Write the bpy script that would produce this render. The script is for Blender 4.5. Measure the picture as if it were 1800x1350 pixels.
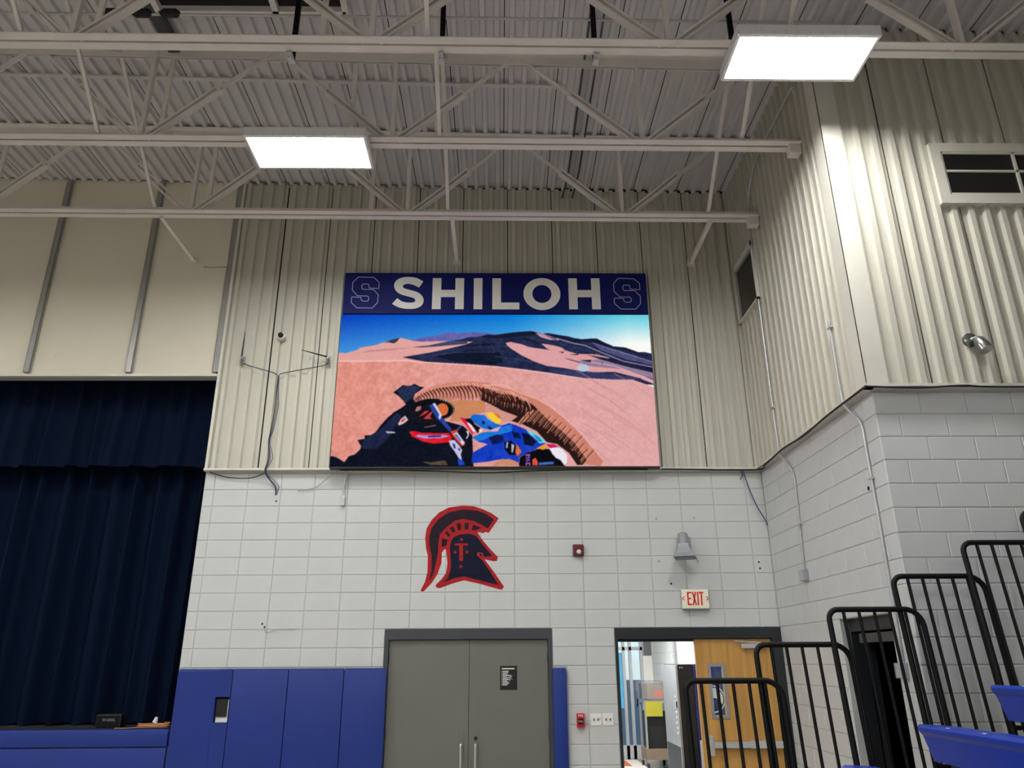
import bpy, bmesh, math, random
import numpy as np
from mathutils import Matrix, Vector

for o in list(bpy.data.objects):
    bpy.data.objects.remove(o)
scene = bpy.context.scene
COL = scene.collection
random.seed(7)

# ------------------------------------------------------------------ camera
EXPOSURE = 0.0
CAM_H = 1.866
cam_data = bpy.data.cameras.new('camera')
cam = bpy.data.objects.new('camera', cam_data)
COL.objects.link(cam)
cam_data.sensor_fit = 'HORIZONTAL'
cam_data.sensor_width = 36.0
cam_data.lens = 36.0 * 1327.55 / 1800.0
cam_data.clip_end = 300
_p, _y, _r = 0.353451, 0.016366, -0.00621
_f = Vector((math.sin(_y) * math.cos(_p), math.cos(_y) * math.cos(_p), math.sin(_p)))
_rt = Vector((math.cos(_y), -math.sin(_y), 0))
_up = _rt.cross(_f)
_r2 = _rt * math.cos(_r) + _up * math.sin(_r)
_u2 = _up * math.cos(_r) - _rt * math.sin(_r)
cam.matrix_world = Matrix(((_r2.x, _u2.x, -_f.x, 0), (_r2.y, _u2.y, -_f.y, 0), (_r2.z, _u2.z, -_f.z, CAM_H), (0, 0, 0, 1)))
scene.camera = cam

# ------------------------------------------------------------------ world, view
world = bpy.data.worlds.new('world')
scene.world = world
world.use_nodes = True
_bg = world.node_tree.nodes['Background']
_sky = world.node_tree.nodes.new('ShaderNodeTexSky')
_sky.sky_type = 'HOSEK_WILKIE'
_sky.turbidity = 4.0
_sky.sun_direction = (0.3, 0.5, 0.8)
world.node_tree.links.new(_sky.outputs[0], _bg.inputs[0])
_bg.inputs[1].default_value = 5.0
vs = scene.view_settings
vs.view_transform = 'Standard'
vs.look = 'None'
vs.gamma = 1.0
vs.exposure = EXPOSURE
vs.use_curve_mapping = False
LAMP_WATTS = 66.0          # each ceiling fixture
LAMP_COLOUR = (1.0, 0.985, 0.95)

# ------------------------------------------------------------------ helpers
def lin(c):
    out = []
    for v in c[:3]:
        v /= 255.0
        out.append(v / 12.92 if v <= 0.04045 else ((v + 0.055) / 1.055) ** 2.4)
    return (*out, 1.0)

MATS = {}
def mat(name, rgb, rough=0.6, metal=0.0, vary=0.0, scale=6.0, bump=0.0, bscale=60.0, spec=0.5, stretch=None):
    m = bpy.data.materials.new(name)
    m.use_nodes = True
    nt = m.node_tree
    b = nt.nodes['Principled BSDF']
    b.inputs['Roughness'].default_value = rough
    b.inputs['Metallic'].default_value = metal
    b.inputs['Specular IOR Level'].default_value = spec
    col = lin(rgb)
    tc = nt.nodes.new('ShaderNodeTexCoord')
    src = tc.outputs['Object']
    if stretch:
        mp = nt.nodes.new('ShaderNodeMapping')
        mp.inputs['Scale'].default_value = stretch
        nt.links.new(src, mp.inputs[0])
        src = mp.outputs[0]
    nz = nt.nodes.new('ShaderNodeTexNoise')
    nz.inputs['Scale'].default_value = scale
    nz.inputs['Detail'].default_value = 5
    nt.links.new(src, nz.inputs['Vector'])
    rp = nt.nodes.new('ShaderNodeValToRGB')
    rp.color_ramp.elements[0].position = 0.3
    rp.color_ramp.elements[1].position = 0.7
    rp.color_ramp.elements[0].color = tuple(max(0, v * (1 - vary)) for v in col[:3]) + (1,)
    rp.color_ramp.elements[1].color = tuple(min(1, v * (1 + vary)) for v in col[:3]) + (1,)
    nt.links.new(nz.outputs['Fac'], rp.inputs[0])
    nt.links.new(rp.outputs[0], b.inputs['Base Color'])
    if bump > 0:
        n2 = nt.nodes.new('ShaderNodeTexNoise')
        n2.inputs['Scale'].default_value = bscale
        n2.inputs['Detail'].default_value = 3
        nt.links.new(src, n2.inputs['Vector'])
        bp = nt.nodes.new('ShaderNodeBump')
        bp.inputs['Strength'].default_value = bump
        bp.inputs['Distance'].default_value = 0.01
        nt.links.new(n2.outputs['Fac'], bp.inputs['Height'])
        nt.links.new(bp.outputs[0], b.inputs['Normal'])
    MATS[name] = m
    return m

def emit(name, rgb, strength):
    m = bpy.data.materials.new(name)
    m.use_nodes = True
    nt = m.node_tree
    nt.nodes.clear()
    e = nt.nodes.new('ShaderNodeEmission')
    e.inputs[0].default_value = lin(rgb)
    e.inputs[1].default_value = strength
    o = nt.nodes.new('ShaderNodeOutputMaterial')
    nt.links.new(e.outputs[0], o.inputs[0])
    MATS[name] = m
    return m

mat('block_paint', (199, 202, 201), 0.55, vary=0.03, scale=2.5, bump=0.12, bscale=45)
mat('mortar_paint', (180, 182, 181), 0.8, vary=0.04)
mat('siding_paint', (198, 196, 182), 0.6, vary=0.03, scale=1.5, stretch=(1, 1, 0.15))
mat('trim_paint', (214, 212, 200), 0.4, vary=0.03)
mat('seam_dark', (16, 15, 14), 0.9)
mat('deck_paint', (208, 207, 209), 0.55, vary=0.04, scale=2)
mat('steel_paint', (224, 220, 215), 0.5, vary=0.04, scale=4)
mat('header_board', (224, 218, 199), 0.75, vary=0.025, scale=1.2)
mat('batten_metal', (160, 160, 156), 0.4, metal=0.35, vary=0.04)
mat('galvanised', (190, 192, 194), 0.35, metal=0.45, vary=0.08, scale=20)
mat('black_steel', (3, 3, 4), 0.6, vary=0.1, spec=0.25)
mat('black_plastic', (9, 9, 10), 0.55, vary=0.1)
mat('dark_gap', (8, 8, 9), 0.9)
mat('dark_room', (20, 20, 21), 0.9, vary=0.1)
mat('fixture_white', (232, 233, 235), 0.4, vary=0.02)
mat('sign_blue', (6, 17, 92), 0.6, vary=0.03, spec=0.2)
mat('sign_white', (226, 224, 218), 0.5, vary=0.02)
mat('sign_line', (170, 172, 205), 0.5)
mat('pad_blue', (12, 44, 128), 0.45, vary=0.06, scale=3, bump=0.06, bscale=8)
mat('seat_blue', (26, 60, 168), 0.35, vary=0.05, scale=5)
mat('curtain_velvet', (3, 19, 43), 0.85, vary=0.12, scale=4, stretch=(1, 1, 0.1), spec=0.12)
mat('door_paint', (109, 110, 102), 0.5, vary=0.04, scale=2)
mat('frame_paint', (62, 65, 70), 0.4, vary=0.05)
mat('frame_dark', (34, 38, 42), 0.4, vary=0.05)
mat('wood_veneer', (190, 144, 78), 0.42, vary=0.2, scale=3.0, stretch=(6, 6, 0.35))
mat('maple_floor', (164, 156, 145), 0.3, vary=0.12, scale=3, stretch=(0.3, 6, 1))
mat('emblem_red', (168, 28, 34), 0.6, vary=0.05, spec=0.2)
mat('emblem_plum', (32, 16, 32), 0.6, vary=0.06, spec=0.2)
mat('emblem_navy', (8, 14, 42), 0.6, vary=0.06, spec=0.2)
mat('exit_face', (238, 236, 214), 0.4, vary=0.02)
mat('exit_red', (226, 30, 34), 0.4)
mat('alarm_maroon', (92, 14, 28), 0.35, vary=0.04)
mat('pull_red', (190, 24, 34), 0.35, vary=0.04)
mat('white_plastic', (232, 232, 228), 0.4, vary=0.02)
mat('lens_clear', (225, 228, 232), 0.15)
mat('horn_grey', (150, 155, 160), 0.4, metal=0.2, vary=0.04)
mat('pane_dark', (26, 26, 26), 0.25, vary=0.2, scale=30)
mat('chrome', (150, 151, 148), 0.25, metal=0.9, vary=0.1)
mat('cord_orange', (196, 134, 84), 0.5, vary=0.1)
mat('paper_white', (238, 236, 230), 0.7)
mat('cable_blue', (50, 58, 120), 0.5)
mat('brushed_steel', (200, 202, 204), 0.3, metal=0.5, vary=0.06, scale=30, stretch=(1, 1, 20))
mat('foyer_white', (232, 232, 228), 0.6, vary=0.03, bump=0.1, bscale=40)
mat('foyer_floor', (150, 146, 140), 0.25, vary=0.08)
mat('aluminium', (196, 199, 202), 0.35, metal=0.35, vary=0.04)
mat('mat_orange', (196, 92, 44), 0.8, vary=0.1)
mat('mat_white', (220, 214, 204), 0.7, vary=0.06)
mat('carton', (120, 104, 86), 0.8, vary=0.08)
mat('label_yellow', (158, 152, 40), 0.5)
mat('label_orange', (196, 72, 34), 0.5)
mat('machine_grey', (150, 153, 155), 0.35, metal=0.4, vary=0.06)
mat('machine_blue', (28, 40, 104), 0.4)
mat('asphalt', (128, 128, 126), 0.9, vary=0.1)
mat('poster_cyan', (90, 180, 224), 0.5, vary=0.1)
emit('led_diffuser', (255, 255, 255), 30.0)

def thin_glass(name, tint, mixv):
    m = bpy.data.materials.new(name)
    m.use_nodes = True
    nt = m.node_tree
    nt.nodes.clear()
    t = nt.nodes.new('ShaderNodeBsdfTransparent')
    t.inputs[0].default_value = lin(tint)
    g = nt.nodes.new('ShaderNodeBsdfGlossy')
    g.inputs['Roughness'].default_value = 0.05
    fr = nt.nodes.new('ShaderNodeMixShader')
    fr.inputs[0].default_value = mixv
    o = nt.nodes.new('ShaderNodeOutputMaterial')
    nt.links.new(t.outputs[0], fr.inputs[1])
    nt.links.new(g.outputs[0], fr.inputs[2])
    nt.links.new(fr.outputs[0], o.inputs[0])
    MATS[name] = m
thin_glass('clear_glass', (235, 245, 248), 0.08)
thin_glass('blue_glass', (40, 52, 110), 0.1)
thin_glass('plastic_wrap', (240, 242, 245), 0.25)

WLOC = {}
def tag(o, label=None, cat=None, group=None, kind=None):
    if label: o['label'] = label
    if cat: o['category'] = cat
    if group: o['group'] = group
    if kind: o['kind'] = kind
    return o

def thing(name, loc, label, cat, group=None):
    o = bpy.data.objects.new(name, None)
    o.empty_display_size = 0.1
    COL.objects.link(o)
    o.location = loc
    WLOC[o] = Vector(loc)
    return tag(o, label, cat, group)

class MB:
    """collects shapes in world coordinates, then becomes one mesh object"""
    def __init__(self):
        self.v, self.f, self.mi = [], [], []
        self.cur = 0
    def quad(self, a, b, c, d):
        n = len(self.v)
        self.v += [tuple(a), tuple(b), tuple(c), tuple(d)]
        self.f.append((n, n + 1, n + 2, n + 3)); self.mi.append(self.cur)
        return self
    def poly(self, pts):
        n = len(self.v)
        self.v += [tuple(p) for p in pts]
        self.f.append(tuple(range(n, n + len(pts)))); self.mi.append(self.cur)
        return self
    def box(self, x0, x1, y0, y1, z0, z1):
        n = len(self.v)
        self.v += [(x0, y0, z0), (x1, y0, z0), (x1, y1, z0), (x0, y1, z0), (x0, y0, z1), (x1, y0, z1), (x1, y1, z1), (x0, y1, z1)]
        for f in ((0, 3, 2, 1), (4, 5, 6, 7), (0, 1, 5, 4), (1, 2, 6, 5), (2, 3, 7, 6), (3, 0, 4, 7)):
            self.f.append(tuple(n + i for i in f)); self.mi.append(self.cur)
        return self
    def bbox(self, x0, x1, y0, y1, z0, z1, c=0.01):
        """box with all edges chamfered"""
        bm = bmesh.new()
        vs_ = [bm.verts.new(p) for p in ((x0, y0, z0), (x1, y0, z0), (x1, y1, z0), (x0, y1, z0), (x0, y0, z1), (x1, y0, z1), (x1, y1, z1), (x0, y1, z1))]
        for f in ((0, 3, 2, 1), (4, 5, 6, 7), (0, 1, 5, 4), (1, 2, 6, 5), (2, 3, 7, 6), (3, 0, 4, 7)):
            bm.faces.new([vs_[i] for i in f])
        bmesh.ops.bevel(bm, geom=bm.edges[:], offset=c, segments=2, profile=0.6, affect='EDGES')
        self.add_bm(bm)
        return self
    def add_bm(self, bm):
        n = len(self.v)
        bm.verts.index_update()
        self.v += [tuple(v.co) for v in bm.verts]
        for f in bm.faces:
            self.f.append(tuple(n + v.index for v in f.verts)); self.mi.append(self.cur)
        bm.free()
    def bar(self, a, b, w, h, up=(0, 0, 1)):
        """rectangular bar from a to b; h is measured along up"""
        a, b, up = Vector(a), Vector(b), Vector(up)
        d = (b - a).normalized()
        s = d.cross(up)
        if s.length < 1e-4:
            s = d.cross(Vector((1, 0, 0)))
        s.normalize()
        u = s.cross(d).normalized()
        s *= w / 2; u *= h / 2
        n = len(self.v)
        for p in (a, b):
            self.v += [tuple(p - s - u), tuple(p + s - u), tuple(p + s + u), tuple(p - s + u)]
        for f in ((3, 2, 1, 0), (4, 5, 6, 7), (0, 1, 5, 4), (1, 2, 6, 5), (2, 3, 7, 6), (3, 0, 4, 7)):
            self.f.append(tuple(n + i for i in f)); self.mi.append(self.cur)
        return self
    def tube(self, pts, r, n=8, caps=True):
        pts = [Vector(p) for p in pts]
        rs = r if isinstance(r, (list, tuple)) else [r] * len(pts)
        rings = []
        prev = None
        for i, p in enumerate(pts):
            if i == 0: d = pts[1] - p
            elif i == len(pts) - 1: d = p - pts[i - 1]
            else: d = (pts[i + 1] - p).normalized() + (p - pts[i - 1]).normalized()
            d.normalize()
            if prev is None:
                s = d.cross(Vector((0, 0, 1)))
                if s.length < 1e-3: s = d.cross(Vector((0, 1, 0)))
            else:
                s = prev - d * prev.dot(d)
            s.normalize(); prev = s
            u = d.cross(s)
            k = len(self.v)
            for j in range(n):
                a = 2 * math.pi * j / n
                self.v.append(tuple(p + (s * math.cos(a) + u * math.sin(a)) * rs[i]))
            rings.append(k)
        for i in range(len(rings) - 1):
            for j in range(n):
                self.f.append((rings[i] + j, rings[i] + (j + 1) % n, rings[i + 1] + (j + 1) % n, rings[i + 1] + j)); self.mi.append(self.cur)
        if caps:
            self.f.append(tuple(rings[0] + j for j in range(n))[::-1]); self.mi.append(self.cur)
            self.f.append(tuple(rings[-1] + j for j in range(n))); self.mi.append(self.cur)
        return self
    def prism_xz(self, pts, y0, y1):
        """polygon in x,z pushed from y0 (front) to y1 (back)"""
        bm = bmesh.new()
        fr = [bm.verts.new((x, y0, z)) for x, z in pts]
        f = bm.faces.new(fr)
        f.normal_update()
        if f.normal.y > 0: f.normal_flip()
        r = bmesh.ops.extrude_face_region(bm, geom=[f])
        for g in r['geom']:
            if isinstance(g, bmesh.types.BMVert): g.co.y = y1
        bmesh.ops.recalc_face_normals(bm, faces=bm.faces[:])
        bmesh.ops.triangulate(bm, faces=[f for f in bm.faces if len(f.verts) > 4])
        self.add_bm(bm)
        return self
    def mesh(self, name, mats, origin):
        me = bpy.data.meshes.new(name)
        ox, oy, oz = origin
        me.from_pydata([(x - ox, y - oy, z - oz) for x, y, z in self.v], [], self.f)
        for m in (mats if isinstance(mats, (list, tuple)) else [mats]):
            me.materials.append(MATS[m])
        if isinstance(mats, (list, tuple)) and len(mats) > 1:
            me.polygons.foreach_set('material_index', self.mi)
        bm = bmesh.new(); bm.from_mesh(me)
        bmesh.ops.recalc_face_normals(bm, faces=bm.faces[:])
        bm.to_mesh(me); bm.free()
        me.update()
        return me
    def build(self, name, mats, parent=None, smooth=False, keep=True):
        a = np.array(self.v)
        lo, hi = a.min(0), a.max(0)
        org = Vector((float(lo[0] + hi[0]) / 2, float(lo[1] + hi[1]) / 2, float(lo[2])))
        me = self.mesh(name, mats, org)
        if smooth:
            for p in me.polygons: p.use_smooth = True
            me.set_sharp_from_angle(angle=math.radians(40))
        o = bpy.data.objects.new(name, me)
        COL.objects.link(o)
        WLOC[o] = org
        if parent is not None:
            o.parent = parent
            o.location = org - WLOC[parent]
        else:
            o.location = org
        return o

def link_mesh(name, me, loc, parent=None, rotz=0.0, scale=(1, 1, 1)):
    o = bpy.data.objects.new(name, me)
    COL.objects.link(o)
    o.rotation_euler = (0, 0, rotz)
    o.scale = scale
    WLOC[o] = Vector(loc)
    if parent is not None:
        o.parent = parent
        o.location = Vector(loc) - WLOC[parent]
    else:
        o.location = loc
    return o

def smooth_path(pts, k=6):
    P = [Vector(p) for p in pts]
    out = []
    for i in range(len(P) - 1):
        p0 = P[max(i - 1, 0)]; p1 = P[i]; p2 = P[i + 1]; p3 = P[min(i + 2, len(P) - 1)]
        for j in range(k):
            t = j / k
            out.append(0.5 * ((2 * p1) + (p2 - p0) * t + (2 * p0 - 5 * p1 + 4 * p2 - p3) * t * t + (3 * p1 - p0 - 3 * p2 + p3) * t ** 3))
    out.append(P[-1])
    return out

def text_mesh(body, size, extrude=0.0008):
    tc = bpy.data.curves.new('lettering', 'FONT')
    tc.body = body; tc.size = size; tc.extrude = extrude
    tc.align_x = 'CENTER'; tc.align_y = 'CENTER'
    tc.resolution_u = 3
    t = bpy.data.objects.new('lettering', tc)
    COL.objects.link(t)
    dg = bpy.context.evaluated_depsgraph_get()
    me = bpy.data.meshes.new_from_object(t.evaluated_get(dg))
    bpy.data.objects.remove(t)
    return me

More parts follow.
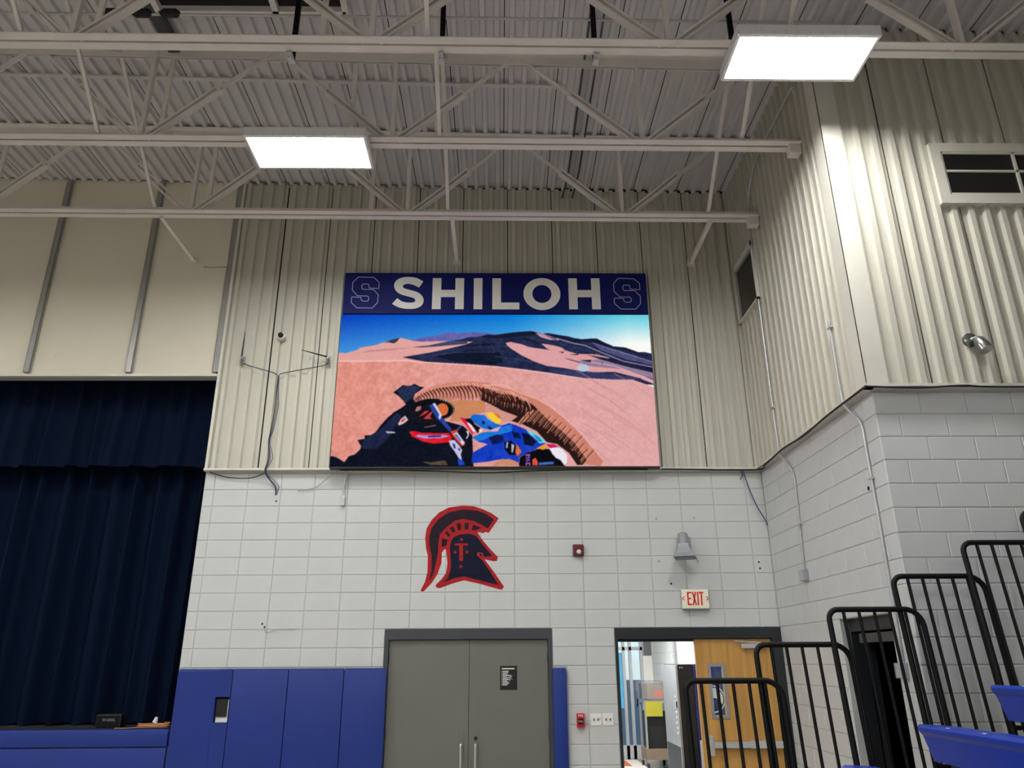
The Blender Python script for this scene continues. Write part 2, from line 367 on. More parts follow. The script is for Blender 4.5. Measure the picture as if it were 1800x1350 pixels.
def lettering(body, size, loc, m, parent, rot=(math.pi / 2, 0, 0), sx=1.0):
    me = text_mesh(body, size)
    me.materials.clear(); me.materials.append(MATS[m])
    o = bpy.data.objects.new('lettering', me)
    COL.objects.link(o)
    o.rotation_euler = rot
    o.scale = (sx, 1, 1)
    o.parent = parent
    o.location = Vector(loc) - WLOC[parent]
    WLOC[o] = Vector(loc)
    return o
PICTURE_SHAPES = [((100,100,172),[(221,818),(262,837),(306,853),(335,869),(359,878),(374,869),(403,873),(427,878),(454,873),(498,866),(557,860),(557,784),(233,796)]),((228,165,160),[(-11,735),(3,735),(22,730),(56,752),(70,771),(111,784),(142,806),(168,825),(193,837),(212,829),(233,817),(262,810),(333,815),(427,810),(428,647),(-7,647)]),((200,140,145),[(71,734),(176,752),(234,771),(146,762),(94,752)]),((52,57,80),[(142,803),(168,825),(193,837),(185,814),(175,798),(157,806)]),((64,68,100),[(234,773),(286,785),(321,801),(359,818),(410,822),(410,796),(322,779),(263,771)]),((36,42,74),[(203,704),(293,737),(348,762),(404,791),(427,809),(360,817),(392,828),(409,839),(451,847),(474,860),(498,857),(534,869),(572,878),(614,884),(628,879),(652,866),(670,870),(705,857),(735,847),(755,835),(779,828),(803,832),(827,832),(847,809),(879,779),(917,771),(957,740),(978,740),(1015,721),(1008,517),(777,554),(498,622),(282,671)]),((20,26,46),[(308,709),(410,752),(498,746),(516,734),(522,671),(498,653),(382,671)]),((24,27,48),[(451,846),(474,859),(498,855),(534,868),(572,877),(614,883),(628,876),(652,857),(616,854),(557,844),(498,831)]),((24,27,48),[(652,865),(670,868),(705,856),(735,846),(755,833),(779,827),(826,830),(878,778),(917,770),(957,739),(939,740),(866,771),(811,806),(752,812),(690,847)]),((205,150,165),[(628,873),(658,857),(687,828),(705,821),(675,822),(646,841)]),((80,80,125),[(811,797),(866,765),(939,721),(1008,671),(1007,646),(909,696),(837,752)]),((224,162,165),[(533,803),(548,809),(584,793),(607,774),(645,762),(674,754),(704,727),(729,690),(761,671),(805,646),(878,646),(935,609),(1009,542),(1008,517),(952,566),(877,606),(789,602),(720,631),(662,646),(621,677),(580,721),(548,765),(536,787)]),((222,160,160),[(647,797),(675,790),(713,771),(722,752),(762,727),(821,724),(865,701),(820,671),(761,677),(727,696),(689,740),(663,765)]),((150,125,155),[(761,677),(865,696),(937,646),(1006,615),(1004,554),(906,622),(790,646)]),((30,34,62),[(792,721),(879,690),(1006,631),(1005,597),(907,646),(835,690)]),((52,58,98),[(667,616),(760,616),(876,588),(963,563),(904,542),(788,563),(702,594)]),((45,45,70),[(701,743),(720,740),(715,731)]),((40,40,62),[(733,724),(767,727),(762,718)]),((35,32,50),[(770,684),(806,687),(802,671)]),((35,32,50),[(836,668),(843,665),(839,653)]),((185,205,225),[(798,632),(796,620),(789,611),(780,607),(771,608),(763,615),(759,626),(759,637),(764,648),(772,655),(781,656),(790,652),(796,643),(798,632)]),('SAND',[(-14,684),(90,683),(218,687),(282,673),(382,661),(498,645),(586,624),(673,599),(777,565),(875,554),(934,554),(1007,499),(1067,-72),(-65,-66)]),((245,190,180),[(-14,684),(90,683),(218,687),(282,673),(382,661),(498,645),(586,624),(673,599),(777,565),(777,559),(673,591),(586,616),(498,637),(382,653),(283,664),(218,676),(91,673),(-14,673)]),((16,20,34),[(-14,67),(10,67),(25,54),(44,30),(56,67),(73,77),(89,108),(91,129),(79,167),(101,175),(99,195),(125,199),(138,231),(146,256),(167,308),(187,344),(208,370),(222,392),(211,421),(198,447),(180,471),(192,487),(209,518),(230,511),(246,527),(262,509),(277,504),(248,460),(243,421),(308,299),(354,281),(400,255),(410,238),(429,196),(435,-13),(-10,-24)]),((28,36,66),[(97,167),(149,239),(176,299),(196,338),(209,316),(179,196),(140,112),(95,112)]),((40,48,80),[(193,478),(209,509),(245,518),(262,500),(240,434),(220,403)]),((206,130,112),[(245,434),(263,464),(300,509),(342,527),(385,540),(427,544),(480,531),(533,491),(565,486),(628,429),(670,376),(715,298),(762,203),(801,101),(828,34),(817,1),(778,14),(755,85),(719,173),(679,263),(638,332),(586,398),(523,442),(470,438),(386,429),(352,412),(306,434),(276,434)]),((40,24,22),[(455,491),(480,495),(523,477),(576,438),(617,389),(648,324),(679,263),(710,212),(740,152),(760,97),(779,35),(764,10),(748,10),(724,85),(688,140),(657,152),(627,221),(585,263),(550,285),(519,354),(481,398),(455,420)]),((66,32,28),[(241,423),(246,417),(250,411),(252,405),(253,399),(252,393),(253,393),(255,399),(256,405),(254,411),(251,417),(248,423)]),((244,172,152),[(246,434),(250,429),(254,423),(257,417),(257,411),(256,405),(257,405),(259,411),(259,417),(258,423),(255,429),(251,434)]),((206,122,104),[(249,431),(253,426),(257,422),(260,418),(260,413),(259,409),(259,409),(261,413),(261,418),(260,422),(256,426),(253,431)]),((66,32,28),[(246,431),(251,424),(255,418),(258,411),(259,405),(258,398),(259,398),(261,405),(261,411),(260,418),(257,424),(253,431)]),((244,172,152),[(251,443),(256,436),(260,430),(262,424),(263,418),(262,412),(263,412),(265,418),(265,424),(263,430),(260,436),(256,443)]),((66,32,28),[(251,439),(256,431),(261,423),(263,415),(264,407),(263,399),(264,399),(266,407),(267,415),(265,423),(262,431),(258,439)]),((244,172,152),[(256,451),(261,443),(265,436),(268,428),(269,421),(267,413),(268,413),(270,421),(270,428),(269,436),(265,443),(261,451)]),((66,32,28),[(256,447),(261,439),(266,431),(269,423),(270,415),(269,407),(270,407),(272,415),(272,423),(270,431),(267,439),(263,447)]),((244,172,152),[(261,459),(266,452),(270,444),(273,436),(274,429),(273,421),(274,421),(276,429),(276,436),(274,444),(271,452),(266,459)]),((206,122,104),[(264,456),(269,450),(273,444),(276,439),(277,433),(275,428),(276,428),(278,433),(278,439),(276,444),(272,450),(268,456)]),((66,32,28),[(264,456),(269,447),(274,439),(277,430),(278,422),(277,414),(278,414),(280,422),(280,430),(279,439),(275,447),(271,455)]),((244,172,152),[(269,469),(274,461),(279,453),(281,445),(282,437),(281,429),(282,429),(284,437),(284,445),(282,453),(279,461),(274,469)]),((66,32,28),[(272,465),(278,455),(283,444),(286,434),(287,424),(286,414),(287,414),(289,424),(289,434),(287,444),(284,455),(279,465)]),((244,172,152),[(277,478),(283,469),(287,459),(290,450),(291,440),(290,430),(291,430),(293,440),(293,450),(291,459),(287,469),(283,478)]),((66,32,28),[(281,474),(287,461),(292,449),(295,436),(296,424),(295,411),(296,411),(298,424),(298,436),(296,449),(292,461),(288,474)]),((244,172,152),[(286,488),(291,476),(296,464),(299,452),(300,440),(299,428),(300,428),(302,440),(302,452),(300,464),(296,476),(291,488)]),((206,122,104),[(289,484),(295,476),(299,467),(302,458),(303,449),(301,440),(302,440),(304,449),(304,458),(302,467),(298,476),(293,484)]),((66,32,28),[(290,481),(296,468),(301,455),(305,442),(306,429),(305,416),(306,416),(308,429),(308,442),(306,455),(302,468),(297,481)]),((244,172,152),[(295,496),(301,484),(306,471),(309,459),(310,447),(309,434),(310,434),(312,447),(312,459),(309,471),(305,484),(300,496)]),((66,32,28),[(300,488),(306,474),(311,460),(315,447),(316,433),(315,419),(316,419),(318,433),(318,447),(316,460),(312,474),(307,488)]),((244,172,152),[(305,503),(311,490),(316,477),(319,464),(320,451),(319,438),(320,438),(322,451),(322,464),(319,477),(315,490),(310,503)]),((66,32,28),[(310,494),(316,482),(321,470),(325,457),(326,445),(325,433),(326,433),(328,445),(328,457),(326,470),(322,482),(317,494)]),((244,172,152),[(315,510),(321,498),(326,487),(329,475),(330,463),(329,451),(330,451),(332,463),(332,475),(330,487),(325,498),(320,510)]),((206,122,104),[(318,506),(324,498),(329,489),(332,480),(333,472),(332,463),(332,463),(334,472),(334,480),(331,489),(327,498),(322,506)]),((66,32,28),[(320,499),(326,484),(332,470),(336,456),(337,441),(336,427),(337,427),(339,441),(339,456),(337,470),(332,484),(327,499)]),((244,172,152),[(325,515),(331,501),(337,488),(340,474),(341,460),(340,447),(341,447),(343,460),(343,474),(340,488),(336,501),(330,515)]),((66,32,28),[(331,501),(337,487),(343,473),(346,459),(348,445),(347,431),(348,431),(350,445),(350,459),(347,473),(343,487),(338,501)]),((244,172,152),[(336,518),(342,505),(347,491),(351,478),(352,465),(351,452),(352,452),(354,465),(353,478),(351,491),(346,505),(341,518)]),((66,32,28),[(341,503),(348,489),(354,475),(357,461),(359,447),(358,433),(358,433),(361,447),(361,461),(358,475),(354,489),(348,503)]),((244,172,152),[(346,521),(353,507),(358,494),(362,480),(363,467),(362,453),(362,453),(365,467),(364,480),(362,494),(357,507),(352,521)]),((206,122,104),[(350,517),(356,507),(361,497),(365,487),(366,477),(364,467),(365,467),(367,477),(366,487),(364,497),(359,507),(353,517)]),((66,32,28),[(352,506),(359,491),(365,476),(369,462),(370,448),(369,433),(370,433),(372,448),(372,462),(369,476),(365,491),(359,506)]),((244,172,152),[(357,524),(364,510),(369,496),(373,482),(374,468),(373,454),(374,454),(376,468),(376,482),(373,496),(368,510),(362,523)]),((66,32,28),[(363,508),(370,492),(376,476),(380,461),(382,445),(381,429),(381,429),(384,445),(383,461),(381,476),(376,492),(370,508)]),((244,172,152),[(368,526),(375,511),(381,496),(385,481),(386,466),(385,451),(385,451),(388,466),(387,481),(384,496),(380,511),(374,526)]),((66,32,28),[(375,510),(382,490),(388,470),(392,449),(393,429),(392,409),(393,409),(395,429),(395,449),(392,470),(388,490),(382,510)]),((244,172,152),[(380,529),(387,510),(393,490),(396,471),(398,452),(396,433),(397,433),(399,452),(399,471),(396,490),(391,510),(385,529)]),((206,122,104),[(383,525),(390,511),(396,497),(399,483),(400,468),(399,454),(399,454),(402,468),(401,483),(398,497),(393,511),(387,525)]),((66,32,28),[(386,512),(393,492),(399,471),(404,451),(405,430),(404,410),(405,410),(407,430),(407,451),(404,471),(399,492),(393,512)]),((244,172,152),[(391,532),(398,512),(404,493),(408,473),(409,454),(408,434),(409,434),(411,454),(411,473),(408,493),(403,512),(396,532)]),((66,32,28),[(397,513),(405,492),(411,471),(415,449),(417,428),(416,407),(416,407),(419,428),(418,449),(416,471),(411,492),(404,513)]),((244,172,152),[(402,533),(410,513),(416,493),(420,472),(421,452),(420,432),(420,432),(423,452),(422,472),(419,493),(414,513),(408,533)]),((66,32,28),[(409,514),(416,492),(423,470),(427,448),(428,426),(427,404),(428,404),(430,426),(430,448),(427,470),(422,492),(416,514)]),((244,172,152),[(414,535),(421,513),(427,492),(431,472),(433,451),(431,430),(432,430),(434,451),(434,472),(431,492),(425,513),(419,535)]),((206,122,104),[(417,531),(424,515),(430,500),(434,484),(435,469),(434,454),(434,454),(437,469),(436,484),(433,500),(427,515),(421,531)]),((66,32,28),[(420,515),(428,496),(434,477),(438,458),(440,439),(439,420),(439,420),(442,439),(442,458),(439,477),(433,496),(427,515)]),((244,172,152),[(425,536),(432,518),(439,500),(443,481),(444,463),(443,445),(444,445),(446,463),(446,481),(442,500),(437,518),(430,536)]),((66,32,28),[(432,511),(440,490),(446,470),(451,449),(452,429),(451,409),(452,409),(454,429),(454,449),(451,470),(446,490),(439,511)]),((244,172,152),[(437,532),(445,513),(451,493),(455,474),(457,454),(455,435),(456,435),(458,454),(458,474),(455,493),(449,513),(442,532)]),((66,32,28),[(444,506),(452,483),(459,459),(463,436),(465,413),(463,390),(464,390),(467,413),(466,436),(463,459),(458,483),(451,506)]),((244,172,152),[(449,528),(457,506),(463,484),(468,461),(469,439),(468,417),(468,417),(471,439),(470,461),(467,484),(461,506),(454,528)]),((206,122,104),[(452,524),(460,508),(466,491),(470,475),(472,459),(470,443),(471,443),(473,459),(472,475),(469,491),(463,508),(456,524)]),((66,32,28),[(456,501),(464,476),(471,452),(475,427),(477,402),(476,378),(476,378),(479,402),(479,427),(475,452),(470,476),(463,501)]),((244,172,152),[(461,524),(469,500),(476,476),(480,453),(481,430),(480,406),(481,406),(483,430),(482,453),(479,476),(473,500),(466,524)]),((66,32,28),[(466,495),(474,469),(481,444),(485,418),(487,393),(486,368),(486,368),(489,393),(489,418),(485,444),(480,469),(473,495)]),((244,172,152),[(471,518),(479,493),(486,469),(490,444),(491,420),(490,396),(491,396),(493,420),(493,444),(489,469),(483,493),(476,518)]),((66,32,28),[(475,488),(483,462),(490,436),(495,411),(496,385),(495,360),(496,360),(498,385),(498,411),(495,436),(489,462),(482,488)]),((244,172,152),[(480,510),(488,486),(495,461),(499,437),(501,413),(499,388),(500,388),(502,413),(502,437),(498,461),(493,486),(486,510)]),((206,122,104),[(484,507),(492,489),(498,470),(502,452),(503,434),(502,417),(502,417),(505,434),(504,452),(500,470),(495,489),(487,507)]),((66,32,28),[(485,481),(493,461),(499,440),(504,420),(505,400),(504,380),(505,380),(507,400),(507,420),(504,440),(499,461),(492,481)]),((244,172,152),[(490,503),(498,484),(504,465),(509,446),(510,426),(508,407),(509,407),(512,426),(511,446),(508,465),(502,484),(495,503)]),((66,32,28),[(494,474),(502,450),(509,426),(513,403),(515,379),(513,355),(514,355),(517,379),(516,403),(513,426),(508,450),(501,474)]),((244,172,152),[(499,496),(507,474),(514,451),(518,428),(519,406),(518,383),(518,383),(521,406),(520,428),(517,451),(511,474),(504,496)]),((66,32,28),[(503,467),(511,443),(518,419),(522,394),(524,370),(523,346),(523,346),(526,370),(526,394),(523,419),(517,443),(510,467)]),((244,172,152),[(508,489),(516,466),(523,443),(527,420),(528,397),(527,374),(528,374),(530,397),(530,420),(526,443),(521,466),(514,489)]),((206,122,104),[(512,486),(519,469),(526,452),(530,435),(531,418),(529,401),(530,401),(532,418),(532,435),(528,452),(522,469),(515,486)]),((66,32,28),[(513,460),(521,437),(527,414),(532,391),(533,368),(532,345),(533,345),(535,368),(535,391),(532,414),(526,437),(520,460)]),((244,172,152),[(518,483),(526,460),(532,438),(536,417),(538,395),(536,373),(537,373),(539,395),(539,417),(536,438),(530,460),(523,483)]),((66,32,28),[(521,456),(529,435),(536,414),(540,393),(542,373),(541,352),(541,352),(544,373),(544,393),(541,414),(535,435),(528,456)]),((244,172,152),[(527,478),(534,458),(541,438),(545,419),(547,399),(545,379),(546,379),(548,399),(548,419),(544,438),(539,458),(532,478)]),((66,32,28),[(529,456),(537,433),(544,410),(548,387),(550,364),(549,342),(549,342),(552,364),(552,387),(549,410),(543,433),(536,456)]),((244,172,152),[(535,478),(542,456),(549,434),(553,413),(554,391),(553,370),(554,370),(556,391),(556,413),(552,434),(547,456),(540,478)]),((206,122,104),[(538,474),(546,458),(552,442),(556,426),(557,410),(555,394),(556,394),(558,410),(558,426),(554,442),(549,458),(542,474)]),((66,32,28),[(537,456),(545,435),(552,415),(556,395),(558,375),(556,355),(557,355),(560,375),(560,395),(557,415),(551,435),(544,456)]),((244,172,152),[(543,478),(550,459),(557,439),(561,420),(562,401),(561,382),(562,382),(564,401),(564,420),(560,439),(555,459),(548,478)]),((66,32,28),[(546,453),(554,427),(561,401),(565,375),(567,349),(565,324),(566,324),(569,349),(568,375),(565,401),(560,427),(553,453)]),((244,172,152),[(551,475),(559,451),(566,426),(570,401),(571,377),(570,352),(570,352),(573,377),(572,401),(569,426),(564,451),(557,475)]),((66,32,28),[(559,439),(567,414),(573,388),(578,363),(579,338),(578,312),(578,312),(581,338),(581,363),(578,388),(573,414),(566,439)]),((244,172,152),[(564,462),(572,437),(578,413),(582,389),(584,365),(582,341),(583,341),(585,365),(585,389),(582,413),(576,437),(569,462)]),((206,122,104),[(567,458),(575,440),(581,422),(585,404),(586,386),(585,369),(585,369),(588,386),(587,404),(584,422),(578,440),(571,458)]),((66,32,28),[(571,425),(579,402),(586,379),(590,356),(592,333),(590,310),(591,310),(594,333),(593,356),(590,379),(585,402),(578,425)]),((244,172,152),[(577,448),(584,425),(591,403),(595,381),(596,359),(594,337),(595,337),(598,359),(597,381),(594,403),(589,425),(582,448)]),((66,32,28),[(584,412),(592,390),(598,368),(603,347),(604,326),(603,304),(603,304),(606,326),(606,347),(603,368),(598,390),(591,411)]),((244,172,152),[(589,434),(597,413),(603,393),(607,372),(609,352),(607,332),(608,332),(610,352),(610,372),(607,393),(601,413),(594,434)]),((205,135,95),[(352,412),(386,420),(460,416),(470,389),(502,359),(449,333),(424,324),(408,281),(358,286),(372,346)]),((212,150,140),[(468,381),(493,381),(519,354),(569,315),(550,285),(519,281),(493,341),(468,346)]),((14,14,20),[(373,348),(369,332),(362,317),(352,304),(339,295),(325,288),(309,285),(294,286),(278,291),(265,300),(253,311),(244,325),(238,341),(236,357),(238,374),(243,390),(252,404),(263,415),(277,424),(292,429),(308,430),(324,427),(338,420),(351,410),(362,397),(369,382),(373,365),(373,348)]),((205,195,190),[(327,424),(331,423),(330,418),(328,419)]),((205,195,190),[(336,419),(339,419),(339,414),(336,415)]),((205,195,190),[(343,414),(347,413),(346,408),(344,409)]),((205,195,190),[(350,407),(354,406),(353,402),(351,402)]),((205,195,190),[(356,400),(359,399),(359,394),(357,395)]),((205,195,190),[(361,391),(364,390),(364,386),(362,386)]),((205,195,190),[(365,382),(368,382),(368,377),(365,377)]),((205,195,190),[(367,373),(371,372),(370,367),(368,368)]),((205,195,190),[(369,363),(372,362),(372,358),(369,358)]),((205,195,190),[(369,354),(372,353),(372,348),(369,349)]),((205,195,190),[(367,344),(371,343),(370,338),(368,339)]),((205,195,190),[(365,335),(368,334),(368,329),(365,330)]),((205,195,190),[(361,326),(364,325),(364,321),(362,321)]),((205,195,190),[(356,318),(360,317),(359,312),(357,313)]),((205,195,190),[(350,311),(354,310),(353,305),(351,306)]),((205,195,190),[(344,304),(347,304),(347,299),(344,300)]),((205,195,190),[(336,299),(339,298),(339,294),(336,294)]),((205,195,190),[(328,295),(331,294),(331,290),(328,290)]),((205,195,190),[(319,292),(322,292),(322,287),(319,288)]),((205,195,190),[(310,291),(313,290),(313,286),(310,286)]),((205,195,190),[(301,291),(304,290),(304,285),(301,286)]),((205,195,190),[(292,292),(295,291),(295,287),(292,287)]),((205,195,190),[(283,295),(286,294),(286,289),(283,290)]),((205,195,190),[(274,298),(278,298),(277,293),(275,294)]),((205,195,190),[(266,303),(270,303),(269,298),(267,299)]),((205,195,190),[(259,310),(262,309),(262,304),(260,305)]),((214,110,60),[(354,359),(353,344),(350,331),(344,322),(337,318),(330,320),(324,326),(319,337),(316,352),(316,367),(318,381),(323,392),(329,399),(336,400),(343,396),(349,387),(353,374),(354,359)]),((22,20,28),[(238,351),(294,399),(316,316),(325,281),(262,273),(231,299)]),((205,60,60),[(262,312),(282,351),(296,351),(282,329)]),((205,60,60),[(277,299),(293,333),(307,351),(297,312),(306,299)]),((215,190,190),[(200,269),(208,299),(221,321),(231,292),(217,269),(203,258)]),((200,60,80),[(208,286),(220,307),(222,295),(212,277)]),((180,120,120),[(251,351),(256,377),(269,383),(269,359),(257,346)]),((200,190,195),[(163,222),(190,218),(194,210),(168,210)]),((150,95,95),[(279,247),(317,262),(317,256),(284,243)]),((228,30,42),[(235,220),(251,222),(278,211),(359,209),(367,183),(366,153),(310,144),(277,158),(256,179),(245,188)]),((165,155,230),[(254,190),(264,200),(280,196),(347,198),(359,189),(334,178),(281,176)]),((60,50,120),[(293,194),(334,196),(334,185),(295,183)]),((40,70,160),[(294,385),(308,398),(332,320),(367,230),(359,217),(333,277),(320,299)]),((220,215,235),[(304,398),(312,401),(334,324),(329,294),(324,307),(326,329)]),((225,70,50),[(361,221),(381,230),(386,213),(367,200)]),((220,220,235),[(369,200),(382,215),(407,149),(399,128)]),((225,60,40),[(367,196),(373,200),(401,132),(409,149),(406,132),(397,126)]),((60,100,190),[(375,200),(380,206),(396,162),(392,158)]),((70,70,150),[(379,230),(394,260),(397,253),(384,221)]),((198,195,238),[(358,162),(374,167),(388,137),(399,103),(395,76),(399,40),(389,53),(383,74),(372,107),(362,132)]),((40,40,70),[(368,145),(376,141),(380,111),(374,116)]),((40,40,70),[(385,116),(393,111),(391,95)]),((90,75,60),[(279,33),(304,28),(348,41),(357,10),(304,12)]),((30,70,200),[(385,49),(402,40),(408,11),(390,9)]),((225,30,75),[(389,309),(405,305),(418,273),(441,221),(429,202),(410,255)]),((240,225,225),[(411,277),(421,272),(440,221),(433,213),(423,242)]),((235,225,225),[(410,223),(418,221),(419,196),(413,172),(410,177),(416,198)]),((12,14,24),[(404,298),(424,305),(437,264),(454,242),(446,208),(427,260)]),((22,60,190),[(429,179),(446,162),(479,187),(512,212),(519,257),(544,272),(564,259),(597,229),(610,199),(632,153),(655,144),(626,110),(588,77),(572,56),(572,15),(523,48),(471,30),(428,22),(430,86),(477,140),(450,153)]),((30,110,215),[(423,298),(424,320),(435,329),(466,324),(477,298),(491,281),(518,259),(520,238),(481,229),(458,242),(437,272)]),((30,120,220),[(429,183),(460,213),(491,221),(512,242),(550,264),(551,221),(512,200),(471,174),(446,157)]),((16,26,80),[(479,183),(506,200),(527,187),(523,153),(490,136)]),((14,22,60),[(550,221),(572,208),(579,174),(556,182)]),((14,18,44),[(581,212),(604,199),(626,153),(613,127),(589,136)]),((12,16,40),[(458,285),(468,281),(466,264),(460,268)]),((12,16,40),[(475,255),(491,242),(483,229)]),((12,14,30),[(527,153),(549,161),(564,127),(564,73),(543,73),(529,107)]),((190,190,210),[(534,153),(539,151),(537,115),(533,117)]),((190,190,210),[(549,144),(558,132),(553,86),(549,90)]),((225,110,60),[(564,140),(570,127),(580,90),(568,65),(561,86)]),((120,210,225),[(595,229),(614,216),(639,186),(656,148),(634,144),(624,174),(606,199)]),((30,140,200),[(614,206),(635,182),(645,157),(634,153),(624,178)]),((245,205,60),[(470,335),(491,342),(508,320),(518,289),(512,264),(498,272),(481,307)]),((210,110,40),[(491,342),(510,328),(518,298),(508,307)]),((230,170,180),[(483,225),(502,242),(516,251),(508,221),(491,217)]),((240,235,240),[(448,232),(455,236),(460,223),(455,215)]),((205,140,110),[(494,21),(518,44),(543,48),(570,27),(572,7),(494,7)]),((12,12,18),[(630,110),(665,110),(675,73),(699,39),(713,2),(572,2),(574,56),(592,81)]),((236,232,242),[(663,115),(688,122),(706,106),(718,72),(718,27),(709,8),(699,39),(683,56),(673,85)]),((205,30,90),[(653,140),(680,138),(696,122),(667,114)]),((235,150,50),[(626,115),(646,136),(663,117),(646,104)]),((225,80,60),[(613,44),(621,56),(628,35),(629,8),(612,8)]),((60,110,190),[(631,25),(676,31),(678,16),(631,10)]),((150,90,190),[(590,75),(605,79),(606,65),(603,58),(606,50),(591,52),(593,58),(601,58),(601,67),(593,65)]),((150,90,190),[(594,46),(605,46),(604,35),(600,35),(600,40),(597,40),(597,29),(594,29)]),((150,90,190),[(592,25),(606,27),(607,8),(602,9),(602,17),(596,17),(596,9),(592,9)])]
PICTURE_RIDGES = [((58,64,100),5,[(299,721),(381,739),(498,741)]),((56,62,98),4,[(351,752),(439,771),(498,771)]),((60,66,104),4,[(498,784),(539,778)]),((62,68,108),5,[(498,709),(557,696),(621,671)]),((70,72,110),4,[(610,841),(675,803),(733,752)]),((64,66,104),4,[(705,797),(763,765),(836,721)]),((15,20,38),6,[(587,835),(640,797)]),((14,18,36),6,[(410,784),(498,796)]),((190,165,190),5,[(696,835),(749,800),(787,785),(836,740),(908,677),(1006,635)]),((150,135,170),4,[(811,804),(881,753),(1008,668)]),((225,185,190),5,[(805,671),(878,646),(952,585),(1003,536)]),((190,160,190),4,[(626,882),(658,860),(705,822)])]
PICTURE_SPRAY = [((226,150,122),5,[(564,255),(581,298),(605,350)]),((205,128,100),5,[(572,266),(586,301),(606,344)]),((110,60,50),5,[(575,262),(592,305),(615,356)]),((226,150,122),5,[(580,267),(597,308),(619,359)]),((205,128,100),5,[(588,278),(602,312),(620,353)]),((110,60,50),5,[(595,283),(607,315),(624,353)]),((226,150,122),5,[(598,277),(612,313),(632,357)]),((205,128,100),5,[(605,279),(617,311),(635,350)]),((110,60,50),5,[(612,284),(622,310),(636,341)]),((226,150,122),5,[(616,279),(627,308),(643,343)]),((205,128,100),5,[(616,264),(633,305),(655,355)]),((110,60,50),5,[(629,277),(638,300),(651,327)]),((226,150,122),5,[(635,272),(644,295),(656,322)]),((205,128,100),5,[(635,253),(649,289),(669,333)]),((110,60,50),5,[(643,256),(655,284),(670,318)]),((226,150,122),5,[(647,243),(660,278),(679,319)]),((205,128,100),5,[(653,237),(666,270),(684,309)]),((110,60,50),5,[(659,232),(671,262),(688,298)]),((226,150,122),5,[(659,209),(677,254),(702,308)]),((205,128,100),5,[(672,220),(682,246),(697,278)]),((110,60,50),5,[(675,208),(687,239),(705,277)]),((226,150,122),5,[(682,207),(692,233),(707,265)]),((205,128,100),5,[(683,190),(697,227),(718,271)]),((110,60,50),5,[(691,193),(702,221),(718,254)]),((226,150,122),5,[(695,185),(707,214),(724,250)]),((205,128,100),5,[(697,168),(712,207),(734,254)]),((110,60,50),5,[(706,169),(717,198),(734,233)]),((226,150,122),5,[(708,155),(722,189),(742,231)]),((205,128,100),5,[(710,138),(727,181),(751,232)]),((110,60,50),5,[(723,148),(732,172),(746,201)]),((226,150,122),5,[(727,140),(737,163),(749,190)]),((205,128,100),5,[(730,127),(741,153),(756,185)]),((110,60,50),5,[(729,105),(745,144),(767,191)]),((226,150,122),5,[(734,99),(749,134),(769,177)]),((205,128,100),5,[(742,98),(753,125),(768,157)]),((110,60,50),5,[(745,86),(757,115),(773,149)]),((226,150,122),5,[(751,79),(761,104),(775,135)]),((205,128,100),5,[(752,62),(765,94),(783,132)]),((110,60,50),5,[(760,62),(769,84),(782,110)]),((226,150,122),5,[(758,36),(773,73),(794,118)]),((205,128,100),5,[(759,24),(776,65),(800,115)]),((110,60,50),5,[(762,15),(780,58),(804,109)]),((226,150,122),5,[(767,12),(783,50),(804,95)]),((205,128,100),5,[(768,0),(786,42),(811,94)]),((240,180,165),7,[(459,517),(523,517),(576,468),(628,429),(670,380),(715,306),(762,207),(803,106),(828,39)]),((205,140,145),3,[(736,640),(807,556),(866,458)]),((205,140,145),3,[(873,598),(943,515),(1000,417)]),((205,140,145),3,[(792,564),(862,481),(920,384)]),((205,140,145),3,[(821,537),(891,454),(949,357)]),((205,140,145),3,[(774,521),(844,438),(902,342)]),((205,140,145),3,[(795,492),(865,410),(922,314)]),((205,140,145),3,[(785,443),(854,362),(912,266)]),((205,140,145),3,[(778,435),(847,353),(905,258)]),((205,140,145),3,[(736,402),(806,320),(863,226)]),((205,140,145),3,[(841,368),(909,287),(966,192)]),((205,140,145),3,[(770,344),(839,264),(896,170)]),((205,140,145),3,[(867,307),(936,227),(992,134)]),((205,140,145),3,[(757,286),(826,207),(883,113)]),((205,140,145),3,[(735,255),(804,176),(861,83)]),((205,140,145),3,[(822,226),(890,147),(947,55)]),((205,140,145),3,[(732,190),(800,112),(857,20)]),((60,40,40),3,[(335,359),(351,382)]),((60,40,40),3,[(335,359),(353,375)]),((60,40,40),3,[(335,359),(354,368)]),((60,40,40),3,[(335,359),(354,360)]),((60,40,40),3,[(335,359),(354,353)]),((60,40,40),3,[(335,359),(354,345)]),((60,40,40),3,[(335,359),(352,338)]),((60,40,40),3,[(335,359),(350,332)]),((60,40,40),3,[(335,359),(347,327)]),((60,40,40),3,[(335,359),(344,323)]),((60,40,40),3,[(335,359),(341,320)])]
